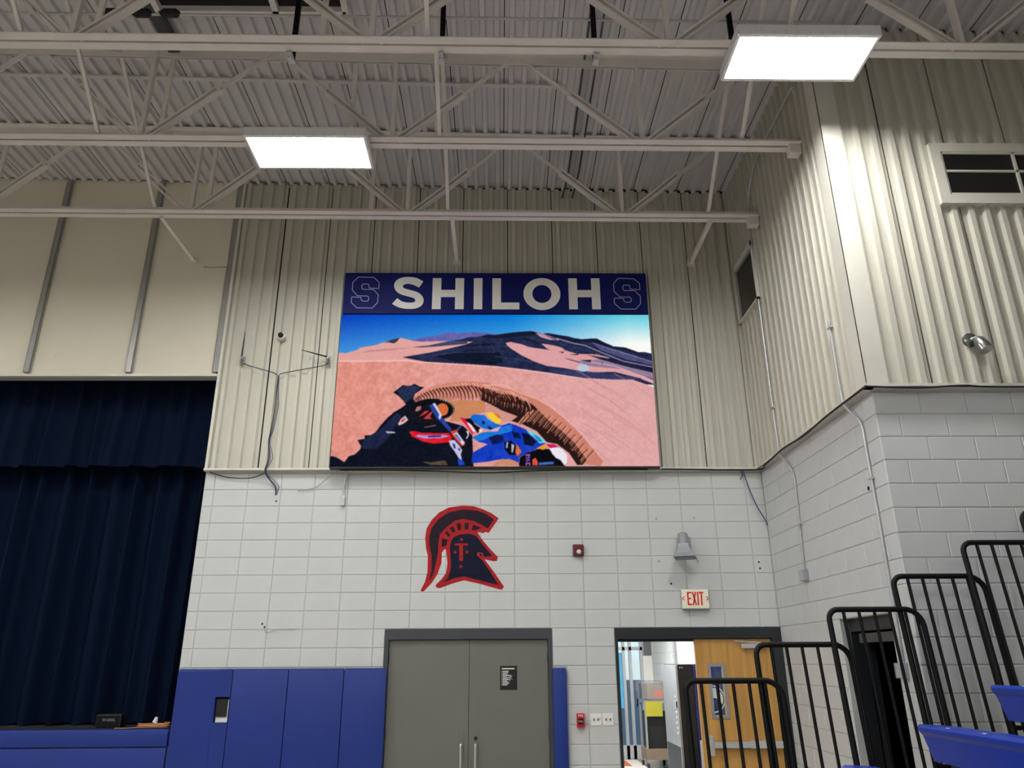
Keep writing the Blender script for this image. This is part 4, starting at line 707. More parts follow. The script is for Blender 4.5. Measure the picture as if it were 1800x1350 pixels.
# ------------------------------------------------------------------ conduit, straps and boxes up in the joists
cz = 7.52
pts = [(-12, 5.45, cz + 0.06), (-2, 5.45, cz + 0.02), (3.02, 5.45, cz - 0.02), (3.12, 5.45, cz - 0.03), (3.18, 5.45, cz - 0.10), (3.19, 5.42, 6.99)]
bx3 = thing('light_conduit', (-3.1, 5.45, cz), 'grey conduit with three black octagonal connectors, bending down to the corner panel light', 'conduit')
MB().tube(pts, 0.013, 8).build('pipe', 'galvanised', bx3, smooth=True)
for xx in (-3.60, -3.33, -3.07):
    MB().tube([(xx - 0.09, 5.44, cz + .03), (xx - 0.055, 5.44, cz + .03), (xx + 0.055, 5.44, cz + .03), (xx + 0.09, 5.44, cz + .03)], [0.02, 0.042, 0.042, 0.02], 8).build('connector', 'black_plastic', bx3)
for xx, wh in ((-1.88, 'over the left half of the video screen'), (-0.53, 'over the middle of the video screen'), (0.865, 'over the right half of the video screen'), (2.14, 'next to the corner panel light')):
    m = MB()
    for s in (-1, 1):
        m.box(xx + s * 0.017 - 0.006, xx + s * 0.017 + 0.006, 5.40, 5.43, 6.985, z_deck(xx) - 0.01)
    z = 7.0
    while z < 8.1:
        m.box(xx - 0.017, xx + 0.017, 5.40, 5.43, z, z + 0.028)
        z += 0.055
    tag(m.build('strut_hanger', 'black_steel'), 'black perforated strut hanging past a roof joist %s' % wh, 'hanger', 'perforated struts hanging from the roof')
    m = MB().box(xx - 0.025, xx + 0.025, 5.30, 5.44, 6.965, 6.985).box(xx - 0.02, xx + 0.02, 5.345, 5.385, 6.945, 6.965)
    tag(m.build('beam_clamp', 'galvanised'), 'beam clamp under the strut %s' % wh, 'clamp', 'beam clamps at the hanging struts')
for k, (xa, wh) in enumerate(((0.93, 'first'), (1.0, 'second'), (1.07, 'third'))):
    pp = [(xa, 3.2, z_deck(1) - 0.03 - .0), (xa, 8.6, z_deck(1) - 0.03), (xa - 0.03, 9.0, z_deck(1) - 0.05), (xa - 0.06, 9.055, z_deck(1) - 0.16)]
    tag(MB().tube(pp, 0.011, 6).build('roof_conduit', ('frame_paint', 'galvanised', 'frame_paint')[k], smooth=True), '%s of three roof-deck conduits ending over the screen, counted from the stage' % wh, 'conduit', 'conduits under the roof deck')
# roof hatch frame near the camera end
t = thing('roof_grille', (-2.45, 5.5, 8.05), 'dark framed return-air grille up between the joists over the stage side', 'grille')
gy0, gy1, gx0, gx1, gz = 4.70, 5.86, -3.42, -1.55, 8.04
m = MB()
m.box(gx0, gx1, gy1 - .03, gy1 + .03, gz - .05, gz + .05).box(gx0, gx1, gy0 - .03, gy0 + .03, gz - .05, gz + .05).box(gx0 - .03, gx0 + .03, gy0, gy1, gz - .05, gz + .05).box(gx1 - .03, gx1 + .03, gy0, gy1, gz - .05, gz + .05).box(-2.28, -2.22, gy0, gy1, gz - .05, gz + .02)
m.build('frame', 'steel_paint', t)
MB().box(gx0, gx1, gy0, gy1, gz + 0.02, gz + 0.04).build('mesh_panel', 'pane_dark', t)
# short dark roof purlin beside the connectors
tag(MB().box(-3.60, -3.48, 3.2, 6.5, 8.10, 8.20).build('roof_beam', 'frame_paint'), 'dark grey beam crossing under the roof deck by the black connectors', 'beam')

# conduit up the return wall
def wall_conduit(pts, r, label):
    return tag(MB().tube(smooth_path(pts, 5), r, 8).build('wall_conduit', 'galvanised', smooth=True), label, 'conduit')
xs_, xb = XR - 0.077, XR - 0.016
t1 = wall_conduit([(xs_, 6.50, 7.70), (xs_, 7.4, 7.70), (xs_, 7.80, 7.66), (xs_, 8.12, 7.45), (xs_, 8.24, 7.1), (xs_, 8.26, 6.5), (xs_, 8.27, 5.5), (xs_, 8.27, 4.6), (xs_ - .004, 8.25, 4.14), (xs_ - 0.004, 8.24, 4.05), (xb - .03, 8.17, 3.95), (xb, 8.09, 3.80), (xb, 8.08, 3.6), (xb, 8.12, 3.1), (xb, 8.15, 2.77)], 0.013,
             'thin steel conduit down the return wall past the small window to a grey box')
t2 = wall_conduit([(xs_, 6.56, 4.92), (xs_, 6.56, 4.6), (xs_ - .004, 6.55, 4.2), (xs_ - .004, 6.53, 4.07), (xb - .03, 6.46, 3.95), (xb, 6.40, 3.84), (xb, 6.39, 3.6), (xb, 6.385, 2.7), (xb, 6.40, 1.84)], 0.013,
             'thin steel conduit down the return wall near its outer corner behind the rails')
def jbox(y, z, label):
    t = thing('conduit_box', (XR, y, z), label, 'junction box')
    MB().bbox(XR - 0.05, XR, y - 0.065, y + 0.065, z, z + 0.115, 0.004).build('box_body', 'horn_grey', t)
    MB().box(XR - 0.053, XR - 0.050, y - 0.035, y + 0.035, z + 0.01, z + 0.105).build('cover', 'galvanised', t)
jbox(8.15, 2.655, 'small grey metal box at the foot of the conduit on the return wall')
jbox(6.42, 1.73, 'small grey metal box beside the dark doorway behind the rails')
for y, z, xx in ((8.27, 4.62, xs_), (8.09, 3.25, xb), (6.56, 4.86, xs_), (6.39, 3.35, xb)):
    o = MB().box(xx - 0.016, xx + 0.018, y - 0.035, y + 0.035, z - 0.008, z + 0.008).build('pipe_strap', 'galvanised')
    tag(o, 'small strap holding the %s steel conduit on the %s' % ('longer' if y > 8 else 'shorter', 'metal siding' if z > 4.2 else 'painted block of the return wall'), 'strap', 'conduit straps')

# ------------------------------------------------------------------ video screen and header sign
F = 8.968
SX0, SX1, SZ0, SZ1 = -2.07, 1.945, 4.105, 6.142
scr = thing('video_screen', ((SX0 + SX1) / 2, D - 0.06, SZ0), 'large lit video screen showing a dirt biker on sand dunes', 'screen')
MB().box(SX0, SX1, F + 0.004, D - 0.062, SZ0 - 0.012, SZ1).build('cabinet', 'black_plastic', scr)
m = MB()
m.box(SX0, SX1, F - 0.006, F + 0.02, SZ0 - 0.02, SZ0).box(SX0 - 0.004, SX0, F, D - 0.07, SZ0 - 0.02, SZ1).box(SX1, SX1 + 0.004, F, D - 0.07, SZ0 - 0.02, SZ1)
m.build('edge_trim', 'black_plastic', scr)

def paint_picture(W, H):
    """flat raster of the picture on show, W x H colours"""
    S = 2
    w, h = W * S, H * S
    U, V = np.meshgrid((np.arange(w) + .5) / w * 1000, (np.arange(h) + .5) / h * 1000)
    u, v = U / 1000, V / 1000
    img = np.zeros((h, w, 3))
    # sky: deep blue on one side to pale glare on the other
    def mixc(a, b, t): return np.array(a) * (1 - t[..., None]) + np.array(b) * t[..., None]
    tv = np.clip((1 - v) / 0.3, 0, 1)
    left = mixc((8, 62, 190), (72, 160, 226), tv)
    mid = mixc((4, 118, 214), (120, 205, 236), tv)
    right = mixc((96, 205, 224), (255, 255, 250), np.clip(tv * 1.5, 0, 1))
    a = np.clip(u / 0.55, 0, 1); b = np.clip((u - .55) / .38, 0, 1)
    img = left * (1 - a[..., None]) + mid * a[..., None]
    img = img * (1 - b[..., None]) + right * b[..., None]
    rng = np.random.RandomState(3)
    def blobs(nu, nv):
        g = rng.rand(nv + 2, nu + 2)
        gu = u * nu; gv = v * nv
        iu = gu.astype(int); iv = gv.astype(int); fu = gu - iu; fv = gv - iv
        return (g[iv, iu] * (1 - fu) + g[iv, iu + 1] * fu) * (1 - fv) + (g[iv + 1, iu] * (1 - fu) + g[iv + 1, iu + 1] * fu) * fv
    tex = (blobs(150, 70) - .5) * 22 + (blobs(50, 24) - .5) * 16
    sand = mixc((228, 148, 132), (226, 168, 168), np.clip(u * 1.2, 0, 1)) + tex[..., None] * np.clip(1.25 - u * 0.9, .3, 1)[..., None]
    def fill(pts, colour):
        P = np.array(pts, float)
        lo = np.floor(np.clip(P.min(0), 0, 1000) / 1000 * (w, h)).astype(int); hi = np.ceil(np.clip(P.max(0), 0, 1000) / 1000 * (w, h)).astype(int)
        if hi[0] <= lo[0] or hi[1] <= lo[1]: return
        sl = (slice(lo[1], hi[1]), slice(lo[0], hi[0]))
        x, y = U[sl], V[sl]
        ins = np.zeros(x.shape, bool)
        n = len(P)
        for i in range(n):
            (xa, ya), (xb_, yb_) = P[i], P[(i + 1) % n]
            if ya == yb_: continue
            c = ((ya > y) != (yb_ > y)) & (x < (xb_ - xa) * (y - ya) / (yb_ - ya) + xa)
            ins ^= c
        if isinstance(colour, str):
            img[sl][ins] = sand[sl][ins]
        else:
            img[sl][ins] = np.array(colour) + (tex[sl][ins] * (0.25 + 0.45 * (120 < sum(colour) < 420)))[:, None]
    def stroke(pts, wd, colour):
        asp = 4.015 / 2.037
        for (xa, ya), (xb_, yb_) in zip(pts[:-1], pts[1:]):
            dx, dy = (xb_ - xa) * asp, yb_ - ya
            L = math.hypot(dx, dy) or 1
            nx, ny = -dy / L * wd / 2 / asp, dx / L * wd / 2
            fill([(xa + nx, ya + ny), (xb_ + nx, yb_ + ny), (xb_ - nx, yb_ - ny), (xa - nx, ya - ny)], colour)
    for c, pts in PICTURE_SHAPES:
        if c == 'SAND':
            for rc, wd, rp in PICTURE_RIDGES: stroke(rp, wd, rc)
        fill(pts, c)
        if c == (40, 24, 22):
            for rc, wd, rp in PICTURE_SPRAY: stroke(rp, wd, rc)
    img = np.clip(img, 0, 255).reshape(H, S, W, S, 3).mean((1, 3))
    p = np.pad(img, ((1, 1), (1, 1), (0, 0)), mode='edge')
    img = 0.5 * img + 0.125 * (p[:-2, 1:-1] + p[2:, 1:-1] + p[1:-1, :-2] + p[1:-1, 2:])
    img += rng.normal(0, 4.0, (H, W, 1))
    img = np.clip(img, 0, 255)
    # fine vertical shimmer of the light-emitting dots
    img *= (1 - 0.035 * (np.arange(W) % 2))[None, :, None]
    return img / 255.0
PW, PH = 560, 284
pic = paint_picture(PW, PH)
pic = np.where(pic <= 0.04045, pic / 12.92, ((pic + 0.055) / 1.055) ** 2.4)
gx = np.linspace(SX0, SX1, PW); gz = np.linspace(SZ0, SZ1, PH)
XX, ZZ = np.meshgrid(gx, gz)
verts = np.stack([XX.ravel() - (SX0 + SX1) / 2, np.zeros(PW * PH), ZZ.ravel() - SZ0], 1)
idx = np.arange(PW * PH).reshape(PH, PW)
faces = np.stack([idx[:-1, :-1], idx[:-1, 1:], idx[1:, 1:], idx[1:, :-1]], -1).reshape(-1, 4)
me = bpy.data.meshes.new('display')
me.from_pydata(verts.tolist(), [], faces.tolist())
ca = me.color_attributes.new('picture', 'FLOAT_COLOR', 'POINT')
ca.data.foreach_set('color', np.concatenate([pic.reshape(-1, 3), np.ones((PW * PH, 1))], 1).astype(np.float32).ravel())
dm = bpy.data.materials.new('screen_picture')
dm.use_nodes = True
nt = dm.node_tree; nt.nodes.clear()
at = nt.nodes.new('ShaderNodeVertexColor'); at.layer_name = 'picture'
em = nt.nodes.new('ShaderNodeEmission'); em.inputs[1].default_value = 1.0 / 2 ** EXPOSURE
ou = nt.nodes.new('ShaderNodeOutputMaterial')
nt.links.new(at.outputs[0], em.inputs[0]); nt.links.new(em.outputs[0], ou.inputs[0])
me.materials.append(dm)
link_mesh('display', me, ((SX0 + SX1) / 2, F, SZ0), scr)

sg = thing('header_sign', (-0.06, D - 0.06, 6.157), 'long navy sign reading SHILOH mounted on top of the video screen', 'sign')
sgp = MB().bbox(-2.065, 1.948, F, D - 0.062, 6.157, 6.757, 0.004).build('sign_panel', 'sign_blue', sg)
LT = F - 0.003
def letter(shape_list):
    m = MB()
    for s in shape_list: m.prism_xz(s, LT, F + 0.001)
    return m.build('letter', 'sign_white', sgp)
def sm_poly(pts, k=4):
    P = [Vector((x, 0, z)) for x, z in pts]
    q = smooth_path(P + [P[0]], k)[:-1]
    return [(p.x, p.z) for p in q]
def sm_s(pts):
    # smooth the curves but keep the two cut terminals crisp
    a = [0, 1, 16, 17]
    out = []
    n = len(pts)
    segs = [pts[1:17], pts[17:] + [pts[0]]]
    for s in segs:
        q = smooth_path([Vector((x, 0, z)) for x, z in s], 4)
        out += [(p.x, p.z) for p in q]
    return out
letter([sm_s(LETTER_S)])
def rect(a, b, c, d): return [(a, c), (b, c), (b, d), (a, d)]
def letter_h(x0, x1): letter([rect(x0, x0 + .115, 6.222, 6.679), rect(x1 - .115, x1, 6.222, 6.679), rect(x0 + .115, x1 - .115, 6.399, 6.504)])
letter_h(-0.899, -0.482)
letter([rect(-0.352, -0.238, 6.222, 6.679)])
letter([[(-0.106, 6.677), (0.009, 6.677), (0.009, 6.318), (0.25, 6.318), (0.25, 6.220), (-0.106, 6.220)]])
m = MB()
N = 40
for i in range(N):
    a, b = 2 * math.pi * i / N, 2 * math.pi * (i + 1) / N
    def pt(r0, r1, t): return (0.55 + r0 * math.cos(t), 6.446 + r1 * math.sin(t))
    m.prism_xz([pt(.245, .236, a), pt(.245, .236, b), pt(.127, .133, b), pt(.127, .133, a)], LT, F + .001)
m.build('letter', 'sign_white', sgp)
letter_h(0.905, 1.324)
for dx in (0.0, 3.465):
    m = MB()
    pp = [(x + dx, LT, z - (0.012 if dx else 0)) for x, z in BLOCK_S]
    for a, b in zip(pp, pp[1:] + pp[:1]): m.bar(a, b, 0.003, 0.008, Vector(b).__sub__(Vector(a)).cross(Vector((0, 1, 0))))
    m.build('outlined_letter', 'sign_line', sgp)
lp = smooth_path([(-1.95, F + .03, 4.072), (-1.2, F + .03, 4.066), (-0.6, F + .03, 4.05), (-0.15, F + .03, 4.035), (0.35, F + .03, 4.055), (0.9, F + .03, 4.068), (1.8, F + .03, 4.072)], 5)
tag(MB().tube(lp, 0.008, 6).build('screen_cable', 'black_plastic', smooth=True), 'thin black cable sagging along the bottom edge of the video screen', 'cable')

# ------------------------------------------------------------------ helmet emblem painted on the blocks
emb = thing('wall_emblem', (-0.447, D, 2.65), 'red and navy crested helmet emblem painted on the block wall below the screen', 'emblem')
def painted(pts, m_name, lift, nm):
    bm = bmesh.new()
    f = bm.faces.new([bm.verts.new((x, 0, z)) for x, z in pts])
    f.normal_update()
    bmesh.ops.triangulate(bm, faces=[f])
    e = 0.0034
    cuts = []
    for j in range(6, 11):
        xj = -3.4908 + BLOCK * j
        cuts += [((xj - e, 0, 0), (1, 0, 0)), ((xj + e, 0, 0), (1, 0, 0))]
    for k_ in range(12, 20):
        zj = COURSE * k_
        cuts += [((0, 0, zj - e), (0, 0, 1)), ((0, 0, zj + e), (0, 0, 1))]
    for co, no in cuts:
        bmesh.ops.bisect_plane(bm, geom=bm.verts[:] + bm.edges[:] + bm.faces[:], plane_co=co, plane_no=no)
    m = MB()
    for f in bm.faces:
        c = f.calc_center_median()
        dxj = abs((c.x + 3.4908) / BLOCK - round((c.x + 3.4908) / BLOCK)) * BLOCK
        dzj = abs(c.z / COURSE - round(c.z / COURSE)) * COURSE
        y = D - 0.0006 - lift if (dxj > e and dzj > e) else D + 0.0052 - lift
        m.poly([(v.co.x, y, v.co.z) for v in f.verts])
    bm.free()
    return m.build(nm, m_name, emb)
mm = {'red': ('emblem_red', 0, 'outline'), 'plum': ('emblem_plum', .0006, 'crest'), 'navy': ('emblem_navy', .0006, 'face_guard'), 'red2': ('emblem_red', .0012, 'star'), 'navy2': ('emblem_navy', .0012, 'eye')}
for i, (c, pts) in enumerate(EMBLEM):
    a, l, n_ = mm[c]
    if c == 'plum' and i > 1: n_ = 'crest_slot'
    if c == 'red2' and len(pts) == 8: n_ = 'letter'
    painted(pts, a, l, n_)

# ------------------------------------------------------------------ small devices on the end wall
def exit_sign():
    x0, x1, z0, z1 = 2.105, 2.42, 2.44, 2.655
    t = thing('exit_sign', ((x0 + x1) / 2, D, z0), 'white exit sign with red letters over the open doorway', 'exit sign')
    MB().bbox(x0 + .005, x1 + .01, D - 0.055, D, z0 - 0.01, z1 - .005, 0.006).build('back_box', 'horn_grey', t)
    fc = MB().bbox(x0, x1, D - 0.072, D - 0.05, z0, z1, 0.008).build('face', 'exit_face', t)
    y0, y1 = D - 0.0745, D - 0.070
    a, b = z0 + 0.038, z1 - 0.028
    st = 0.017
    def bars(nm, segs):
        m = MB()
        for s in segs:
            if len(s) == 4 and not isinstance(s[0], tuple): m.prism_xz(rect(*s), y0, y1)
            else: m.prism_xz(list(s), y0, y1)
        m.build(nm, 'exit_red', fc)
    xE = x0 + 0.063
    h = (a + b) / 2
    bars('letter', [(xE, xE + st, a, b), (xE + st, xE + .05, b - st, b), (xE + st, xE + .045, h - st / 2, h + st / 2), (xE + st, xE + .05, a, a + st)])
    xX = xE + 0.056
    bars('letter', [((xX, a), (xX + .016, a), (xX + .052, b), (xX + .036, b))])
    bars('letter', [((xX + .036, a), (xX + .052, a), (xX + .016, b), (xX, b))])
    xI = xX + 0.060
    bars('letter', [(xI, xI + st, a, b)])
    xT = xI + 0.023
    bars('letter', [(xT, xT + .052, b - st, b), (xT + .0175, xT + .0345, a, b - st)])
    for s, xc in ((-1, x0 + 0.018), (1, x1 - 0.018)):
        m = MB()
        for q in (-1, 1):
            m.bar((xc + s * 0.012, (y0 + y1) / 2, h), (xc - s * 0.012, (y0 + y1) / 2, h + q * 0.022), 0.004, 0.009, (0, 0, 1))
        m.build('chevron', 'exit_red', fc)
exit_sign()

t = thing('alarm_strobe', (0.925, D, 3.045), 'small maroon fire alarm strobe on the block wall right of the helmet emblem', 'fire alarm')
MB().bbox(0.86, 0.99, D - 0.05, D, 3.045, 3.185, 0.014).build('body', 'alarm_maroon', t)
MB().tube([(0.93, D - 0.05, 3.095), (0.93, D - 0.062, 3.095), (0.93, D - 0.072, 3.095)], [0.028, 0.026, 0.015], 10).build('lens', 'lens_clear', t, smooth=True)

t = thing('horn_speaker', (2.17, D, 3.0), 'grey square-mouthed horn loudspeaker tilted down above the exit sign', 'loudspeaker')
# square flare pointing down and out
m = MB()
prof = [(0.0, 0.058), (0.06, 0.066), (0.11, 0.082), (0.14, 0.100), (0.165, 0.125)]
base = Vector((2.155, D - 0.17, 3.165)); dirv = Vector((0.02, -0.07, -0.99)).normalized()
sv = Vector((0.94, -0.34, 0)).normalized(); uv_ = dirv.cross(sv).normalized()
rings = []
for d_, r_ in prof:
    c = base + dirv * d_
    rings.append([c + sv * r_ * a + uv_ * r_ * b for a, b in ((-1, -1), (1, -1), (1, 1), (-1, 1))])
for A, B in zip(rings[:-1], rings[1:]):
    for i in range(4): m.quad(A[i], A[(i + 1) % 4], B[(i + 1) % 4], B[i])
m.build('flare', 'horn_grey', t)
cm = base + dirv * 0.13
m = MB().quad(*[cm + sv * .09 * a + uv_ * .09 * b for a, b in ((-1, -1), (1, -1), (1, 1), (-1, 1))])
m.build('throat', 'black_plastic', t)
MB().tube([base - dirv * 0.13, base - dirv * 0.115, base + dirv * 0.01], [0.045, 0.058, 0.058], 16).build('driver', 'horn_grey', t, smooth=True)
MB().bbox(2.20, 2.245, D - 0.16, D - 0.09, 3.13, 3.25, 0.006).build('transformer', 'horn_grey', t)
MB().box(2.13, 2.18, D - 0.16, D, 3.17, 3.20).box(2.11, 2.20, D - 0.01, D, 3.12, 3.26).build('bracket', 'galvanised', t)

t = thing('fire_pull', (0.884, D, 1.19), 'small red fire alarm pull station beside the blue pad', 'fire alarm')
pb = MB().bbox(0.842, 0.927, D - 0.045, D, 1.19, 1.335, 0.005).build('body', 'pull_red', t)
ph = MB().bbox(0.856, 0.913, D - 0.056, D - 0.044, 1.225, 1.285, 0.004).build('handle', 'black_plastic', t)
lettering('FIRE', 0.032, (0.884, D - 0.046, 1.312), 'white_plastic', pb)
lettering('PULL', 0.022, (0.884, D - 0.057, 1.255), 'white_plastic', ph)
for xc, wh in ((1.057, 'next to the red pull station'), (1.192, 'next to the open doorway')):
    t = thing('switch_plate', (xc, D, 1.21), 'white double switch plate %s' % wh, 'switch', 'pair of switch plates')
    MB().bbox(xc - .06, xc + .06, D - 0.008, D, 1.21, 1.33, 0.003).build('plate', 'white_plastic', t)
    for s in (-1, 1):
        MB().box(xc + s * .023 - .006, xc + s * .023 + .006, D - 0.018, D - 0.007, 1.258, 1.282).build('toggle', 'frame_paint', t)

t = thing('dome_camera', (-2.846, D - 0.06, 5.82), 'white dome security camera high on the siding between the two antennas', 'camera')
MB().tube([(-2.846, D - 0.062, 5.865), (-2.846, D - 0.09, 5.865), (-2.846, D - 0.115, 5.865)], [0.055, 0.055, 0.046], 16).build('base', 'white_plastic', t, smooth=True)
MB().tube([(-2.848, D - 0.114, 5.868), (-2.848, D - 0.135, 5.868), (-2.848, D - 0.150, 5.868), (-2.848, D - 0.155, 5.868)], [0.036, 0.034, 0.022, 0.006], 14).build('dome', 'black_plastic', t, smooth=True)

def antenna(bx_, bz, tip, label):
    t = thing('wireless_antenna', (bx_, D - 0.06, bz), label, 'antenna', 'pair of wireless antennas')
    MB().box(bx_ - 0.02, bx_ + 0.02, D - 0.075, D - 0.06, bz - 0.05, bz + 0.05).box(bx_ - 0.012, bx_ + 0.012, D - 0.16, D - 0.075, bz - 0.01, bz + 0.02).build('bracket', 'horn_grey', t)
    b = Vector((bx_, D - 0.15, bz + 0.015)); e = Vector(tip)
    m_ = b + (e - b) * 0.55
    MB().tube([b, b + (e - b) * .1, m_, e], [0.012, 0.011, 0.008, 0.004], 8).build('whip', 'black_plastic', t, smooth=True)
antenna(-3.303, 5.535, (-3.30, D - 0.15, 5.90), 'slim black antenna pointing straight up on the siding near the stage')
antenna(-2.21, 5.535, (-2.55, D - 0.15, 5.645), 'slim black antenna tilted sideways next to the video screen')
ya = D - 0.085
tag(MB().tube(smooth_path([(-3.30, ya, 5.49), (-3.22, ya, 5.455), (-3.0, ya, 5.39), (-2.87, ya, 5.345), (-2.835, ya, 5.30)], 5), 0.005, 6).build('antenna_lead', 'black_plastic', smooth=True), 'black lead running down from the upright antenna to the cable bundle', 'cable')
tag(MB().tube(smooth_path([(-2.21, ya, 5.49), (-2.30, ya, 5.45), (-2.6, ya, 5.39), (-2.80, ya, 5.345), (-2.825, ya, 5.30)], 5), 0.005, 6).build('antenna_lead', 'black_plastic', smooth=True), 'black lead running from the sideways antenna by the screen to the cable bundle', 'cable')
t = thing('cable_bundle', (-2.83, D - 0.06, 3.8), 'bundle of thin cables dropping from the antennas to a hole in the blocks', 'cable')
for k, (dx, mt) in enumerate(((0, 'black_plastic'), (0.014, 'cable_blue'), (0.028, 'black_plastic'))):
    w1_ = (0.6, 1.0, 1.7)[k]
    pp = [(-2.83 + dx * .3, ya, 5.31), (-2.836 + dx, ya, 5.1), (-2.83 + dx * 1.4, ya, 4.9), (-2.85 + dx, ya, 4.6), (-2.865 + dx * .4, ya, 4.45), (-2.84 + dx * w1_, ya, 4.24), (-2.868 + dx * .5, ya - 0.01, 4.07), (-2.81 + dx * w1_, D - 0.04, 3.97), (-2.745 + dx * w1_, D - 0.025, 3.89), (-2.73, D - 0.012, 3.79)]
    MB().tube(smooth_path(pp, 5), 0.0055 - 0.001 * k, 6).build('cable', mt, t, smooth=True)
tag(MB().tube(smooth_path([(-3.56, D - 0.03, 4.075), (-3.33, D - 0.03, 4.01), (-3.05, D - 0.035, 4.00), (-2.86, D - 0.08, 4.055)], 5), 0.006, 6).build('loose_cable', 'black_plastic', smooth=True), 'black cable looping along under the siding edge towards the stage', 'cable')
tag(MB().tube(smooth_path([(-2.47, D - 0.02, 3.845), (-2.31, D - 0.02, 3.868), (-2.22, D - 0.03, 3.90), (-2.12, D - 0.05, 3.985), (-1.97, D - 0.09, 4.08)], 5), 0.005, 6).build('loose_cable', 'horn_grey', smooth=True), 'thin grey cable slanting up the blocks to the lower corner of the video screen', 'cable')
t = thing('conduit_stub', (-1.90, D - 0.02, 3.65), 'short grey flexible conduit hanging below the corner of the video screen', 'conduit')
MB().tube(smooth_path([(-1.885, D - 0.05, 4.085), (-1.893, D - 0.05, 3.97), (-1.905, D - 0.03, 3.86), (-1.907, D - 0.025, 3.76)], 4), 0.013, 8).build('sleeve', 'galvanised', t, smooth=True)
MB().bbox(-1.932, -1.882, D - 0.05, D - 0.002, 3.655, 3.775, 0.008).build('end_fitting', 'galvanised', t)
tag(MB().tube(smooth_path([(2.99, D - 0.062, 4.075), (3.02, D - 0.05, 3.95), (3.06, D - 0.05, 3.8), (3.12, D - 0.05, 3.62), (3.2, D - 0.05, 3.46), (3.215, D - 0.05, 3.40)], 5), 0.007, 6).build('corner_cable', 'cable_blue', smooth=True), 'dark blue cable hanging from the siding edge in the inner corner', 'cable')
tag(MB().tube(smooth_path([(2.96, D - 0.062, 4.075), (2.98, D - 0.05, 4.02), (2.945, D - 0.05, 3.96)], 4), 0.005, 5).build('cable_end', 'black_plastic', smooth=True), 'short black cable end poking down under the siding edge in the inner corner', 'cable')
tag(MB().tube(smooth_path([(XR - .085, YN - .08, 4.085), (XR - .095, 6.9, 4.075), (XR - .085, 7.5, 4.06), (XR - .095, 8.1, 4.08), (XR - .085, 8.7, 4.06), (XR - .10, D - .09, 4.075), (2.2, D - .085, 4.085), (1.98, D - .09, 4.085)], 6), 0.010, 6).build('edge_cable', 'black_plastic', smooth=True), 'black cable running along the lower edge of the siding on the return wall', 'cable')
tag(MB().tube(smooth_path([(XR - .08, YN - .08, 4.085), (3.6, YN - .082, 4.07), (4.0, YN - .085, 4.09), (4.4, YN - .082, 4.078), (6.4, YN - .082, 4.085)], 6), 0.008, 6).build('edge_cable', 'black_plastic', smooth=True), 'black cable running along the lower edge of the siding above the bleachers', 'cable')
for x, z, wh in ((2.349, 3.503, 'above and right of the horn speaker'), (1.891, 3.498, 'above and left of the horn speaker'), (2.35, 2.992, 'just right of the horn speaker mouth'), (1.882, 2.995, 'just left of the horn speaker mouth')):
    m = MB().tube([(x, D, z), (x, D - 0.012, z)], 0.016, 8).tube([(x, D - 0.012, z), (x, D - 0.022, z)], 0.009, 6)
    tag(m.build('anchor_bolt', 'galvanised'), 'small metal anchor bolt in the blocks %s' % wh, 'bolt', 'anchor bolts round the horn speaker')
for x, z, wh in ((3.076, 2.972, 'upper of two by the inner corner'), (3.081, 2.899, 'lower of two by the inner corner'), (2.01, 2.727, 'left above the exit sign'), (-2.72, 3.72, 'under the dropped cables'), (-2.735, 2.30, 'over the blue pads'), (-2.705, 2.265, 'beside a loose wire over the blue pads')):
    tag(MB().tube([(x, D - 0.0015, z), (x, D + 0.0, z)], 0.012, 8).build('drill_hole', 'dark_gap'), 'dark drilled hole in the painted blocks, %s' % wh, 'hole', 'drill holes in the end wall')
tag(MB().tube(smooth_path([(-2.70, D - .004, 2.262), (-2.68, D - .03, 2.21), (-2.64, D - .03, 2.205), (-2.55, D - .012, 2.238), (-2.36, D - .008, 2.240)], 5), 0.004, 5).build('loose_wire', 'horn_grey', smooth=True), 'short pale wire curling from a hole over the blue pads', 'wire')
tag(MB().tube([(XR - .0015, 6.50, 3.285), (XR, 6.50, 3.285)], 0.02, 8).build('drill_hole', 'dark_gap'), 'dark drilled hole in the return wall next to the shorter conduit', 'hole')

# ------------------------------------------------------------------ blue wall pads
PY = D - 0.055
def pad(x0, x1, z0, z1, label, group, hole=None, name='wall_pad', cat='wall pad'):
    t = thing(name, ((x0 + x1) / 2, PY, z0), label, cat, group)
    if hole is None:
        MB().bbox(x0 + .002, x1 - .002, PY, D - 0.006, z0, z1, 0.012).build('cushion', 'pad_blue', t, smooth=True)
    else:
        a, b, c, d = hole
        m = MB()
        m.bbox(x0 + .002, a, PY, D - 0.006, z0, z1, 0.010)
        m.box(b, x1 - .002, PY + .001, D - 0.006, z0 + .01, z1 - .01)
        m.box(a - .012, b + .001, PY, D - 0.006, z0 + .01, c).box(a - .012, b + .001, PY, D - 0.006, d, z1 - .004)
        m.build('cushion', 'pad_blue', t)
    MB().box(x0 + .006, x1 - .006, D - 0.035, D - 0.006, z1 - 0.004, z1 + 0.012).build('backing_board', 'pad_blue', t)
    return t
pad(-3.60, -2.988, 0.1, 1.805, 'blue vinyl wall pad with a cut-out, at the edge of the stage', 'wall pads left of the grey doors', hole=(-3.15, -2.994, 1.265, 1.53))
pad(-2.988, -2.370, 0.1, 1.805, 'plain blue vinyl wall pad next to the pad with the cut-out', 'wall pads left of the grey doors')
pad(-2.370, -1.752, 0.1, 1.805, 'plain blue vinyl wall pad third along from the stage', 'wall pads left of the grey doors')
pad(-1.752, -1.275, 0.1, 1.805, 'narrower blue vinyl wall pad touching the grey double doors', 'wall pads left of the grey doors')
pad(0.585, 0.742, 0.1, 1.795, 'narrow strip of blue vinyl pad between the grey doors and the pull station', None)
